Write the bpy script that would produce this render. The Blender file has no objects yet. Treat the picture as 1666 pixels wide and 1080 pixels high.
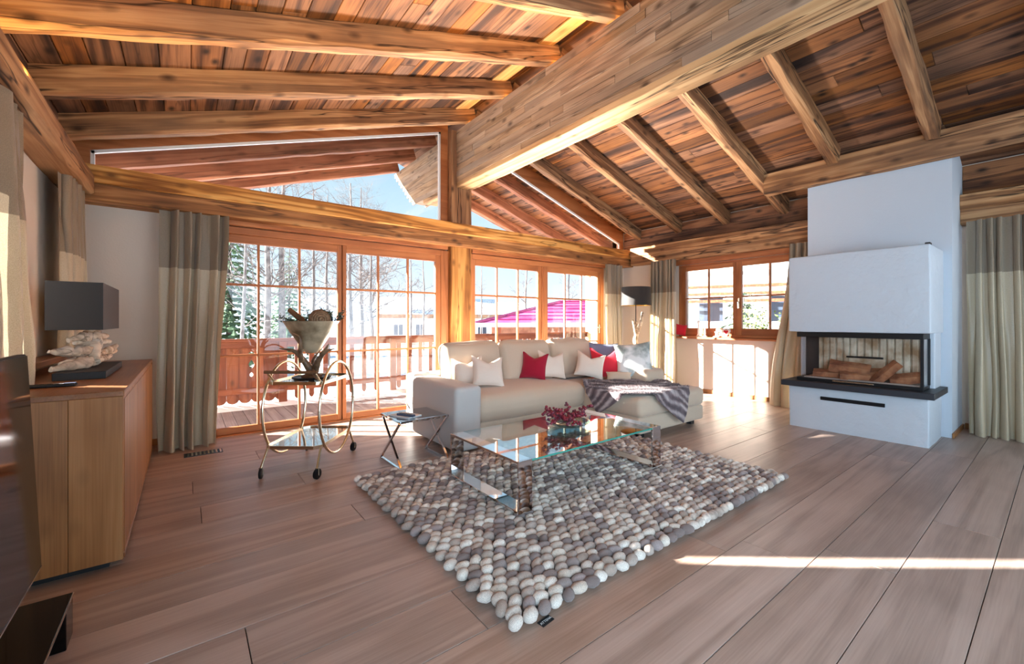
import bpy, bmesh, math, random
from math import sin, cos, pi, sqrt, atan2, radians, hypot
from mathutils import Vector, Matrix, Euler, noise

random.seed(11)
SC = bpy.context.scene
COL = SC.collection

# ------------------------------------------------------------------ camera
cam_d = bpy.data.cameras.new('camera')
cam_d.sensor_fit = 'HORIZONTAL'
cam_d.sensor_width = 36.0
cam_d.lens = 692.07 / 1666 * 36.0
cam_d.shift_y = -17.3 / 1666
cam_d.clip_start = 0.05
cam_d.clip_end = 3000
cam = bpy.data.objects.new('camera', cam_d)
COL.objects.link(cam)
cam.location = (0, 0, 1.3)
cam.rotation_euler = (pi / 2, 0, -radians(37.483))
SC.camera = cam

# ------------------------------------------------------------------ colour management and sampling helpers
SC.view_settings.view_transform = 'Standard'
SC.view_settings.look = 'None'
SC.view_settings.gamma = 1
SC.view_settings.use_curve_mapping = False
SC.view_settings.exposure = 0.9
cy = SC.cycles
cy.use_denoising = True
cy.max_bounces = 10
cy.diffuse_bounces = 5
cy.glossy_bounces = 5
cy.transmission_bounces = 8
cy.transparent_max_bounces = 24
cy.sample_clamp_indirect = 6.0
cy.caustics_reflective = False
cy.caustics_refractive = False


def S(r, g, b):
    def f(c):
        c /= 255.0
        return c / 12.92 if c <= 0.04045 else ((c + 0.055) / 1.055) ** 2.4
    return (f(r), f(g), f(b), 1.0)


# ------------------------------------------------------------------ sky
world = bpy.data.worlds.new('winter_sky')
SC.world = world
world.use_nodes = True
wt = world.node_tree
wt.nodes.clear()
w_out = wt.nodes.new('ShaderNodeOutputWorld')
w_bg = wt.nodes.new('ShaderNodeBackground')
w_tc = wt.nodes.new('ShaderNodeTexCoord')
w_sep = wt.nodes.new('ShaderNodeSeparateXYZ')
w_rmp = wt.nodes.new('ShaderNodeValToRGB')
w_rmp.color_ramp.elements[0].position = 0.0
w_rmp.color_ramp.elements[0].color = (0.78, 0.86, 0.92, 1)
w_rmp.color_ramp.elements[1].position = 0.75
w_rmp.color_ramp.elements[1].color = (0.22, 0.42, 0.72, 1)
e = w_rmp.color_ramp.elements.new(0.10)
e.color = (0.62, 0.77, 0.88, 1)
e = w_rmp.color_ramp.elements.new(0.32)
e.color = (0.38, 0.58, 0.72, 1)
wt.links.new(w_tc.outputs['Generated'], w_sep.inputs[0])
wt.links.new(w_sep.outputs['Z'], w_rmp.inputs['Fac'])
wt.links.new(w_rmp.outputs['Color'], w_bg.inputs['Color'])
w_bg.inputs['Strength'].default_value = 0.78
wt.links.new(w_bg.outputs[0], w_out.inputs[0])

# ------------------------------------------------------------------ sun
sun_d = bpy.data.lights.new('sun', 'SUN')
sun_d.energy = 34.0
sun_d.angle = radians(0.55)
sun_d.color = (1.0, 0.96, 0.90)
sun = bpy.data.objects.new('sun', sun_d)
COL.objects.link(sun)
sun.rotation_euler = Vector((1.25, -1.0, -0.49)).to_track_quat('-Z', 'Y').to_euler()
sun.location = (-20, 20, 14)


def area(name, loc, direction, sx, sy, power, color=(1, 1, 1), spread=180):
    d = bpy.data.lights.new(name, 'AREA')
    d.shape = 'RECTANGLE'
    d.size = sx
    d.size_y = sy
    d.energy = power
    d.color = color
    d.spread = radians(spread)
    o = bpy.data.objects.new(name, d)
    COL.objects.link(o)
    o.location = loc
    o.rotation_euler = Vector(direction).to_track_quat('-Z', 'Y').to_euler()
    return o


# added fill lights without fixtures, standing in for daylight and uplighting
area('fill_behind_sofa', (3.7, 5.18, 0.32), (-0.08, -0.75, 1.0), 3.0, 0.4, 165, (1.0, 0.95, 0.88), 100)  # added upward fill, no lamp stands here; brightens the rafter undersides
area('left_fill_light', (-0.86, -0.6, 1.35), (1.0, 0.5, 0.0), 3.4, 2.1, 160, (0.56, 0.79, 1.0), 150)  # added cool fill; this stretch of the left wall has no window
area('rear_fill_light', (2.6, -3.2, 1.4), (-0.15, 1.0, -0.05), 5.0, 2.0, 92, (0.64, 0.84, 1.0))  # added cool fill from the rear, in place of daylight
# LED cove strips on the ridge beam and on the eaves beams
area('cove_led_ridge', (3.36, 2.9, 4.285), (-0.6, 0, 1), 0.05, 5.6, 24, (1.0, 0.56, 0.13))
area('cove_led_left', (-0.80, 3.4, 2.69), (0.5, 0, 1), 0.05, 4.4, 30, (1.0, 0.58, 0.15))

# ================================================================== node materials
def new_mat(name):
    m = bpy.data.materials.new(name)
    m.use_nodes = True
    nt = m.node_tree
    nt.nodes.clear()
    return m, nt, nt.nodes.new, nt.links.new


def plain(name, col, rough=0.5, metal=0.0, spec=0.5, bump=None, var=0.0, emit=None, coat=0.0, sheen=0.0, noise_mix=None):
    """Principled surface; bump=(scale, strength); noise_mix=(scale, other colour)"""
    m, nt, N, L = new_mat(name)
    out = N('ShaderNodeOutputMaterial')
    p = N('ShaderNodeBsdfPrincipled')
    L(p.outputs[0], out.inputs[0])
    p.inputs['Base Color'].default_value = col
    p.inputs['Roughness'].default_value = rough
    p.inputs['Metallic'].default_value = metal
    p.inputs['Specular IOR Level'].default_value = spec
    p.inputs['Coat Weight'].default_value = coat
    if sheen:
        p.inputs['Sheen Weight'].default_value = sheen
    tc = N('ShaderNodeTexCoord')
    src = None
    if noise_mix:
        n = N('ShaderNodeTexNoise')
        n.inputs['Scale'].default_value = noise_mix[0]
        n.inputs['Detail'].default_value = 5
        L(tc.outputs['Object'], n.inputs['Vector'])
        r = N('ShaderNodeValToRGB')
        r.color_ramp.elements[0].position = 0.38
        r.color_ramp.elements[1].position = 0.62
        r.color_ramp.elements[0].color = col
        r.color_ramp.elements[1].color = noise_mix[1]
        L(n.outputs['Fac'], r.inputs['Fac'])
        src = r.outputs['Color']
    if var:
        oi = N('ShaderNodeObjectInfo')
        mr = N('ShaderNodeMapRange')
        mr.inputs['To Min'].default_value = 1 - var
        mr.inputs['To Max'].default_value = 1 + var
        L(oi.outputs['Random'], mr.inputs['Value'])
        hs = N('ShaderNodeHueSaturation')
        hs.inputs['Color'].default_value = col
        if src:
            L(src, hs.inputs['Color'])
        L(mr.outputs[0], hs.inputs['Value'])
        src = hs.outputs[0]
    if src:
        L(src, p.inputs['Base Color'])
    if bump:
        n2 = N('ShaderNodeTexNoise')
        n2.inputs['Scale'].default_value = bump[0]
        n2.inputs['Detail'].default_value = 6
        L(tc.outputs['Object'], n2.inputs['Vector'])
        b = N('ShaderNodeBump')
        b.inputs['Strength'].default_value = bump[1]
        b.inputs['Distance'].default_value = bump[2] if len(bump) > 2 else 0.01
        L(n2.outputs['Fac'], b.inputs['Height'])
        L(b.outputs[0], p.inputs['Normal'])
    if emit:
        p.inputs['Emission Color'].default_value = emit[0]
        p.inputs['Emission Strength'].default_value = emit[1]
    return m


def wood(name, dark, mid, light, axis='x', rough=0.6, var=0.25, ring=7.0, stretch=0.06, fine=90.0, knots=0.0, cracks=0.0, bump=0.25, spec=0.35, hue=0.0, weather=None, wave_amt=0.5, wf=22.0):
    """Grain runs along the object's own axis; the Random of the object shifts and shades every board."""
    m, nt, N, L = new_mat(name)
    out = N('ShaderNodeOutputMaterial')
    p = N('ShaderNodeBsdfPrincipled')
    L(p.outputs[0], out.inputs[0])
    p.inputs['Roughness'].default_value = rough
    p.inputs['Specular IOR Level'].default_value = spec
    tc = N('ShaderNodeTexCoord')
    oi = N('ShaderNodeObjectInfo')
    mul = N('ShaderNodeVectorMath'); mul.operation = 'SCALE'
    mul.inputs[0].default_value = (31.7, 17.3, 23.9)
    L(oi.outputs['Random'], mul.inputs['Scale'])
    add = N('ShaderNodeVectorMath'); add.operation = 'ADD'
    L(tc.outputs['Object'], add.inputs[0])
    L(mul.outputs[0], add.inputs[1])
    sc = {'x': (stretch, 1, 1), 'y': (1, stretch, 1), 'z': (1, 1, stretch)}[axis]
    mp = N('ShaderNodeMapping')
    mp.inputs['Scale'].default_value = sc
    L(add.outputs[0], mp.inputs['Vector'])
    # broad growth figure
    n1 = N('ShaderNodeTexNoise')
    n1.inputs['Scale'].default_value = ring * 0.9
    n1.inputs['Detail'].default_value = 3
    n1.inputs['Distortion'].default_value = 0.6
    L(mp.outputs[0], n1.inputs['Vector'])
    wsc = N('ShaderNodeMath'); wsc.operation = 'MULTIPLY'
    wsc.inputs[1].default_value = wf
    L(n1.outputs['Fac'], wsc.inputs[0])
    sn = N('ShaderNodeMath'); sn.operation = 'SINE'
    L(wsc.outputs[0], sn.inputs[0])
    # fine fibre
    mp2 = N('ShaderNodeMapping')
    mp2.inputs['Scale'].default_value = tuple(c if c != stretch else stretch * 0.35 for c in sc)
    L(add.outputs[0], mp2.inputs['Vector'])
    n2 = N('ShaderNodeTexNoise')
    n2.inputs['Scale'].default_value = fine
    n2.inputs['Detail'].default_value = 3
    L(mp2.outputs[0], n2.inputs['Vector'])
    # slow tone changes
    n3 = N('ShaderNodeTexNoise')
    n3.inputs['Scale'].default_value = 2.2
    n3.inputs['Detail'].default_value = 2
    L(add.outputs[0], n3.inputs['Vector'])
    mr = N('ShaderNodeMapRange')
    mr.inputs['From Min'].default_value = -1
    mr.inputs['From Max'].default_value = 1
    mr.inputs['To Min'].default_value = 0.5 - wave_amt * 0.5
    mr.inputs['To Max'].default_value = 0.5 + wave_amt * 0.5
    L(sn.outputs[0], mr.inputs['Value'])
    a1 = N('ShaderNodeMath'); a1.operation = 'MULTIPLY_ADD'
    a1.inputs[1].default_value = 0.55
    L(n2.outputs['Fac'], a1.inputs[0])
    L(mr.outputs[0], a1.inputs[2])
    a2 = N('ShaderNodeMath'); a2.operation = 'MULTIPLY_ADD'
    a2.inputs[1].default_value = 0.6
    L(n3.outputs['Fac'], a2.inputs[0])
    L(a1.outputs[0], a2.inputs[2])
    a3 = N('ShaderNodeMath'); a3.operation = 'SUBTRACT'
    a3.inputs[1].default_value = 0.575
    L(a2.outputs[0], a3.inputs[0])
    rp = N('ShaderNodeValToRGB')
    rp.color_ramp.elements[0].position = 0.05
    rp.color_ramp.elements[0].color = dark
    rp.color_ramp.elements[1].position = 0.95
    rp.color_ramp.elements[1].color = light
    e = rp.color_ramp.elements.new(0.5)
    e.color = mid
    L(a3.outputs[0], rp.inputs['Fac'])
    col = rp.outputs['Color']

    def darken(fac_socket, color, c0):
        mx = N('ShaderNodeMix'); mx.data_type = 'RGBA'
        L(fac_socket, mx.inputs['Factor'])
        L(c0, mx.inputs[6])
        mx.inputs[7].default_value = color
        return mx.outputs[2]
    if weather:
        n5 = N('ShaderNodeTexNoise')
        n5.inputs['Scale'].default_value = 1.6
        n5.inputs['Detail'].default_value = 5
        mpw = N('ShaderNodeMapping')
        mpw.inputs['Scale'].default_value = tuple(1 if c == 1 else 0.3 for c in sc)
        L(add.outputs[0], mpw.inputs['Vector'])
        L(mpw.outputs[0], n5.inputs['Vector'])
        r5 = N('ShaderNodeMapRange')
        r5.inputs['From Min'].default_value = 0.42
        r5.inputs['From Max'].default_value = 0.68
        r5.inputs['To Max'].default_value = weather[1]
        L(n5.outputs['Fac'], r5.inputs['Value'])
        col = darken(r5.outputs[0], weather[0], col)
    if knots:
        v = N('ShaderNodeTexVoronoi')
        mp3 = N('ShaderNodeMapping')
        mp3.inputs['Scale'].default_value = tuple(6.5 if c == 1 else 3.4 for c in sc)
        L(add.outputs[0], mp3.inputs['Vector'])
        L(mp3.outputs[0], v.inputs['Vector'])
        v.inputs['Scale'].default_value = 1.0
        r2 = N('ShaderNodeMapRange')
        r2.inputs['From Min'].default_value = 0.06
        r2.inputs['From Max'].default_value = 0.25
        r2.inputs['To Min'].default_value = knots
        r2.inputs['To Max'].default_value = 0.0
        L(v.outputs['Distance'], r2.inputs['Value'])
        col = darken(r2.outputs[0], tuple(c * 0.35 for c in dark[:3]) + (1,), col)
    if cracks:
        n4 = N('ShaderNodeTexNoise')
        mp4 = N('ShaderNodeMapping')
        mp4.inputs['Scale'].default_value = tuple(9.0 if c == 1 else 0.55 for c in sc)
        L(add.outputs[0], mp4.inputs['Vector'])
        L(mp4.outputs[0], n4.inputs['Vector'])
        n4.inputs['Scale'].default_value = 1.0
        n4.inputs['Detail'].default_value = 3
        s4 = N('ShaderNodeMath'); s4.operation = 'SUBTRACT'
        s4.inputs[1].default_value = 0.60
        L(n4.outputs['Fac'], s4.inputs[0])
        b4 = N('ShaderNodeMath'); b4.operation = 'ABSOLUTE'
        L(s4.outputs[0], b4.inputs[0])
        r4 = N('ShaderNodeMapRange')
        r4.inputs['From Min'].default_value = 0.003
        r4.inputs['From Max'].default_value = 0.024
        r4.inputs['To Min'].default_value = cracks
        r4.inputs['To Max'].default_value = 0.0
        L(b4.outputs[0], r4.inputs['Value'])
        col = darken(r4.outputs[0], tuple(c * 0.22 for c in dark[:3]) + (1,), col)
    hs = N('ShaderNodeHueSaturation')
    vr = N('ShaderNodeMapRange')
    vr.inputs['To Min'].default_value = 1 - var
    vr.inputs['To Max'].default_value = 1 + var
    L(oi.outputs['Random'], vr.inputs['Value'])
    L(vr.outputs[0], hs.inputs['Value'])
    if hue:
        f = N('ShaderNodeMath'); f.operation = 'MULTIPLY'
        f.inputs[1].default_value = 7.31
        L(oi.outputs['Random'], f.inputs[0])
        f2 = N('ShaderNodeMath'); f2.operation = 'FRACT'
        L(f.outputs[0], f2.inputs[0])
        sr = N('ShaderNodeMapRange')
        sr.inputs['To Min'].default_value = 1 - hue
        sr.inputs['To Max'].default_value = 1 + hue * 0.6
        L(f2.outputs[0], sr.inputs['Value'])
        L(sr.outputs[0], hs.inputs['Saturation'])
    L(col, hs.inputs['Color'])
    L(hs.outputs[0], p.inputs['Base Color'])
    b = N('ShaderNodeBump')
    b.inputs['Strength'].default_value = bump
    b.inputs['Distance'].default_value = 0.004
    L(a3.outputs[0], b.inputs['Height'])
    L(b.outputs[0], p.inputs['Normal'])
    return m


def glass_pane(name, tint=(1, 1, 1, 1), refl=0.06):
    """Thin window glass: mostly clear, with the mirror part rising at grazing angles."""
    m, nt, N, L = new_mat(name)
    out = N('ShaderNodeOutputMaterial')
    tr = N('ShaderNodeBsdfTransparent')
    tr.inputs['Color'].default_value = tint
    gl = N('ShaderNodeBsdfGlossy')
    gl.inputs['Roughness'].default_value = 0.0
    fr = N('ShaderNodeLayerWeight')
    fr.inputs['Blend'].default_value = 0.5
    pw = N('ShaderNodeMath'); pw.operation = 'POWER'
    pw.inputs[1].default_value = 5.0
    L(fr.outputs['Facing'], pw.inputs[0])
    mm = N('ShaderNodeMath'); mm.operation = 'MULTIPLY_ADD'
    mm.inputs[1].default_value = 0.9
    mm.inputs[2].default_value = refl * 0.5
    mm.use_clamp = True
    L(pw.outputs[0], mm.inputs[0])
    mx = N('ShaderNodeMixShader')
    L(mm.outputs[0], mx.inputs[0])
    L(tr.outputs[0], mx.inputs[1])
    L(gl.outputs[0], mx.inputs[2])
    L(mx.outputs[0], out.inputs[0])
    return m


def fabric(name, c1, c2, rough=0.9, scale=420, sheen=0.2, big=None, trans=0.0, bumps=0.25, spec=0.2, coat=0.0):
    m, nt, N, L = new_mat(name)
    out = N('ShaderNodeOutputMaterial')
    p = N('ShaderNodeBsdfPrincipled')
    p.inputs['Roughness'].default_value = rough
    p.inputs['Specular IOR Level'].default_value = spec
    p.inputs['Sheen Weight'].default_value = sheen
    tc = N('ShaderNodeTexCoord')
    n = N('ShaderNodeTexNoise')
    n.inputs['Scale'].default_value = scale
    n.inputs['Detail'].default_value = 2
    L(tc.outputs['Object'], n.inputs['Vector'])
    r = N('ShaderNodeValToRGB')
    r.color_ramp.elements[0].position = 0.35
    r.color_ramp.elements[1].position = 0.65
    r.color_ramp.elements[0].color = c1
    r.color_ramp.elements[1].color = c2
    L(n.outputs['Fac'], r.inputs['Fac'])
    col = r.outputs['Color']
    if big:
        n2 = N('ShaderNodeTexNoise')
        n2.inputs['Scale'].default_value = big[0]
        n2.inputs['Detail'].default_value = 4
        L(tc.outputs['Object'], n2.inputs['Vector'])
        r2 = N('ShaderNodeMapRange')
        r2.inputs['From Min'].default_value = 0.42
        r2.inputs['From Max'].default_value = 0.58
        L(n2.outputs['Fac'], r2.inputs['Value'])
        mx = N('ShaderNodeMix'); mx.data_type = 'RGBA'
        L(r2.outputs[0], mx.inputs['Factor'])
        L(col, mx.inputs[6])
        mx.inputs[7].default_value = big[1]
        col = mx.outputs[2]
    L(col, p.inputs['Base Color'])
    b = N('ShaderNodeBump')
    b.inputs['Strength'].default_value = bumps
    b.inputs['Distance'].default_value = 0.003
    L(n.outputs['Fac'], b.inputs['Height'])
    L(b.outputs[0], p.inputs['Normal'])
    if trans:
        t = N('ShaderNodeBsdfTranslucent')
        L(col, t.inputs['Color'])
        ms = N('ShaderNodeMixShader')
        ms.inputs[0].default_value = trans
        L(p.outputs[0], ms.inputs[1])
        L(t.outputs[0], ms.inputs[2])
        L(ms.outputs[0], out.inputs[0])
    else:
        L(p.outputs[0], out.inputs[0])
    return m


# palette ---------------------------------------------------------------------------------------
MT = {}
MT['beam'] = wood('old_hewn_timber', S(90, 57, 34), S(158, 110, 70), S(202, 156, 110), 'x', 0.75, 0.14, 9, 0.05, 90, knots=0.85, cracks=0.9, bump=0.5, weather=(S(140, 112, 88), 0.45), wave_amt=0.55)
MT['ridge'] = wood('weathered_lamella_timber', S(105, 80, 58), S(166, 134, 104), S(202, 174, 142), 'x', 0.8, 0.09, 8, 0.07, 90, knots=0.85, cracks=0.5, bump=0.45, hue=0.15, weather=(S(138, 124, 110), 0.5), wave_amt=0.3)
MT['ridge_sole'] = wood('pale_hewn_timber', S(130, 92, 58), S(196, 154, 108), S(222, 184, 136), 'x', 0.75, 0.08, 5, 0.04, 70, knots=0.7, cracks=0.9, bump=0.4, wave_amt=0.5)
MT['board'] = wood('dark_ceiling_board', S(40, 22, 14), S(92, 54, 30), S(150, 97, 56), 'x', 0.75, 0.32, 7, 0.06, 90, knots=0.9, cracks=0.4, bump=0.4, hue=0.15, weather=(S(64, 46, 38), 0.5), wave_amt=0.75, wf=15)
MT['floor'] = wood('oiled_oak_plank', S(144, 121, 107), S(173, 149, 135), S(192, 169, 155), 'x', 0.38, 0.09, 5, 0.07, 130, knots=0.0, bump=0.10, spec=0.5, hue=0.15, wave_amt=0.42)
MT['joint'] = plain('dark_floor_joint', S(62, 42, 32), 0.8)
MT['frame'] = wood('larch_window_frame', S(128, 74, 40), S(172, 106, 62), S(198, 134, 84), 'z', 0.5, 0.06, 5, 0.05, 120, bump=0.15, wave_amt=0.3)
MT['frame_x'] = wood('larch_window_rail', S(128, 74, 40), S(172, 106, 62), S(198, 134, 84), 'x', 0.5, 0.06, 5, 0.05, 120, bump=0.15, wave_amt=0.3)
MT['frame_y'] = wood('larch_window_rail_side', S(128, 72, 40), S(172, 104, 62), S(200, 132, 84), 'y', 0.5, 0.06, 5, 0.05, 120, bump=0.15, wave_amt=0.3)
MT['post'] = wood('amber_old_post', S(112, 68, 28), S(172, 116, 58), S(206, 152, 86), 'x', 0.7, 0.06, 6, 0.05, 80, knots=0.6, cracks=0.7, bump=0.4, wave_amt=0.7)
MT['oak'] = wood('oak_veneer', S(112, 72, 40), S(158, 108, 64), S(184, 134, 88), 'z', 0.42, 0.10, 5, 0.05, 120, knots=0.3, bump=0.12, wave_amt=0.35)
MT['oak_x'] = wood('oak_top', S(112, 70, 42), S(150, 100, 62), S(176, 126, 84), 'y', 0.36, 0.06, 5, 0.05, 120, bump=0.1, wave_amt=0.35)
MT['wall'] = plain('warm_white_plaster', S(216, 205, 192), 0.9, bump=(60, 0.12))
MT['plaster'] = plain('trowelled_white_plaster', S(196, 205, 214), 0.85, bump=(12, 0.85, 0.016))
MT['plaster_fine'] = plain('smooth_white_plaster', S(195, 204, 214), 0.88, bump=(50, 0.15))
MT['glass'] = glass_pane('window_glass')
MT['rubber'] = plain('black_rubber', S(30, 26, 24), 0.7)
MT['iron'] = plain('black_steel', S(30, 31, 34), 0.42, 0.6)
MT['slate'] = plain('black_slate', S(38, 42, 50), 0.45, spec=0.5, bump=(90, 0.15))
MT['chrome'] = plain('polished_chrome', S(225, 225, 228), 0.04, 1.0)
MT['nickel'] = plain('brushed_nickel', S(205, 196, 178), 0.22, 1.0)
MT['brass'] = plain('pale_gold_metal', S(226, 216, 192), 0.2, 1.0)
MT['gold'] = plain('gold_lining', S(212, 158, 60), 0.35, 0.8)
MT['black_gloss'] = plain('black_glass', S(8, 8, 9), 0.08, spec=0.35)
MT['black'] = plain('matt_black', S(26, 26, 28), 0.6)
MT['shade'] = fabric('charcoal_lampshade', S(38, 34, 32), S(48, 44, 42), 0.7, 600, 0.1, bumps=0.1, spec=0.4)
MT['sofa'] = fabric('beige_sofa_cloth', S(198, 178, 156), S(214, 196, 174), 0.85, 500, 0.3)
MT['sofa_grey'] = fabric('grey_sofa_arm_cloth', S(188, 184, 180), S(204, 200, 196), 0.85, 500, 0.3)
MT['cream'] = fabric('cream_pillow_cloth', S(226, 208, 192), S(238, 224, 210), 0.9, 500, 0.3)
MT['red'] = fabric('raspberry_pillow_cloth', S(150, 16, 44), S(176, 26, 56), 0.8, 500, 0.3)
MT['bright_red'] = fabric('red_pillow_cloth', S(196, 30, 50), S(214, 46, 62), 0.8, 500, 0.3)
MT['pattern'] = fabric('grey_white_print_cloth', S(228, 230, 228), S(240, 240, 238), 0.9, 400, 0.2, big=(5.0, S(150, 160, 156)))
MT['blue'] = fabric('slate_blue_pillow_cloth', S(120, 132, 164), S(142, 152, 180), 0.9, 500, 0.3)
MT['curtain'] = fabric('champagne_curtain_silk', S(184, 168, 140), S(204, 190, 162), 0.38, 260, 0.2, trans=0.10, bumps=0.1, spec=0.5)
MT['band'] = fabric('taupe_curtain_band', S(134, 118, 98), S(152, 136, 114), 0.45, 260, 0.2, trans=0.07, bumps=0.1, spec=0.45)
MT['drift'] = wood('bleached_driftwood', S(120, 84, 56), S(206, 178, 146), S(238, 220, 196), 'x', 0.8, 0.2, 9, 0.15, 60, cracks=0.6, bump=0.6, weather=(S(230, 222, 210), 0.6), wave_amt=0.5)
MT['antler'] = plain('brown_antler', S(88, 62, 42), 0.5, bump=(40, 0.4), noise_mix=(9, S(146, 116, 86)))
MT['horn'] = plain('antique_silver', S(214, 200, 168), 0.3, 0.35, bump=(14, 0.2), noise_mix=(5, S(122, 104, 78)))
MT['leaf'] = plain('dark_needle_green', S(36, 62, 48), 0.7, noise_mix=(30, S(64, 92, 70)))
MT['stick'] = plain('cinnamon_bark', S(112, 74, 44), 0.8, bump=(60, 0.4))
MT['twine'] = plain('brown_twine', S(120, 92, 66), 0.9, bump=(80, 0.5), noise_mix=(40, S(156, 126, 96)))
MT['berry'] = plain('red_berry', S(150, 22, 44), 0.3, noise_mix=(25, S(96, 30, 56)), spec=0.6)
MT['twig'] = plain('dark_twig', S(66, 52, 48), 0.8)
MT['bowl_glass'] = glass_pane('blue_green_bowl_glass', (0.48, 0.72, 0.78, 1), 0.5)
MT['table_glass'] = glass_pane('table_glass', (0.86, 0.95, 0.94, 1), 0.8)
MT['glass_edge'] = plain('green_glass_edge', S(60, 150, 136), 0.1, spec=0.7)
MT['smoked'] = plain('smoked_grey_glass', S(60, 66, 74), 0.03, spec=0.9, coat=0.8)
MT['firebrick'] = plain('cream_ribbed_fireclay', S(214, 204, 184), 0.85, noise_mix=(4.5, S(150, 122, 92)), bump=(30, 0.2))
MT['log'] = plain('split_firewood', S(116, 70, 46), 0.9, bump=(30, 0.5), noise_mix=(9, S(164, 112, 78)))
MT['ash'] = plain('grey_ash', S(150, 140, 132), 0.95)
MT['white_paint'] = plain('white_paint', S(236, 236, 234), 0.5)
MT['led'] = plain('warm_led', S(255, 190, 110), 0.5, emit=((1.0, 0.55, 0.15, 1), 6.0))
MT['snow'] = plain('snow', S(242, 245, 250), 0.7, bump=(2.0, 0.4))
MT['deck'] = wood('weathered_deck_board', S(120, 104, 100), S(160, 144, 140), S(190, 178, 174), 'y', 0.75, 0.12, 5, 0.05, 90, bump=0.2, wave_amt=0.3)
MT['rail'] = wood('red_brown_balcony_wood', S(84, 40, 22), S(124, 66, 40), S(150, 92, 60), 'z', 0.65, 0.14, 5, 0.06, 90, knots=0.6, bump=0.2, wave_amt=0.4)
MT['rail_x'] = wood('red_brown_balcony_rail', S(84, 40, 22), S(122, 66, 42), S(148, 90, 60), 'x', 0.65, 0.10, 5, 0.06, 90, knots=0.6, bump=0.2, wave_amt=0.4)
MT['out_beam'] = wood('red_brown_outside_timber', S(112, 66, 44), S(154, 100, 74), S(182, 130, 100), 'x', 0.75, 0.12, 6, 0.05, 80, knots=0.5, cracks=0.6, bump=0.35, wave_amt=0.5)
MT['post_pale'] = wood('pale_pine_post', S(190, 142, 84), S(226, 190, 136), S(240, 212, 168), 'z', 0.7, 0.06, 5, 0.06, 80, knots=0.9, bump=0.2, wave_amt=0.5)
MT['birch'] = plain('grey_birch_bark', S(126, 122, 120), 0.85, noise_mix=(6, S(84, 78, 78)))
MT['bark'] = plain('dark_tree_bark', S(84, 76, 74), 0.9, noise_mix=(6, S(110, 102, 98)))
MT['needle'] = plain('spruce_needles', S(64, 92, 66), 0.8, noise_mix=(3, S(104, 136, 96)))
MT['shrub'] = plain('yellow_green_shrub', S(126, 142, 60), 0.8, noise_mix=(8, S(84, 110, 62)))
MT['house'] = plain('pale_render', S(226, 222, 212), 0.9)
MT['house_wood'] = plain('brown_cladding', S(132, 96, 70), 0.8, noise_mix=(3, S(160, 122, 92)))
MT['pane_dark'] = plain('dark_window', S(60, 70, 84), 0.15, spec=0.6)
MT['magenta'] = plain('magenta_metal_roof', S(206, 66, 116), 0.45, noise_mix=(0.8, S(220, 100, 146)))
MT['amber'] = wood('led_toned_tie_timber', S(136, 82, 34), S(204, 138, 66), S(232, 178, 104), 'x', 0.7, 0.08, 8, 0.06, 90, knots=0.8, cracks=0.6, bump=0.4, wave_amt=0.7)  # warm LED glow on the upper tie timber is put into this colour
MT['amber_dark'] = wood('brown_tie_timber', S(104, 66, 36), S(164, 110, 64), S(200, 150, 98), 'x', 0.7, 0.06, 8, 0.06, 90, knots=0.9, cracks=0.7, bump=0.4, wave_amt=0.6)
MT['pine'] = wood('pale_ridge_board', S(176, 122, 66), S(214, 164, 104), S(232, 190, 132), 'x', 0.6, 0.06, 6, 0.05, 90, knots=0.5, bump=0.2, wave_amt=0.4)
MT['magenta_dark'] = plain('dark_magenta_metal', S(150, 34, 104), 0.5)
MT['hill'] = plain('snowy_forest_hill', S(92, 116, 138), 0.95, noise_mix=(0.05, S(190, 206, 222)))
MT['paper'] = plain('white_paper', S(232, 234, 236), 0.7)
MT['remote'] = plain('blue_grey_plastic', S(70, 84, 108), 0.4)
MT['tag'] = plain('black_woven_tag', S(16, 16, 18), 0.85)
MT['tagtext'] = plain('white_tag_thread', S(200, 200, 200), 0.9)
MT['felt'] = plain('grey_felt_backing', S(120, 112, 106), 0.95)
MT['candle'] = plain('white_ceramic', S(240, 238, 234), 0.4)


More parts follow.
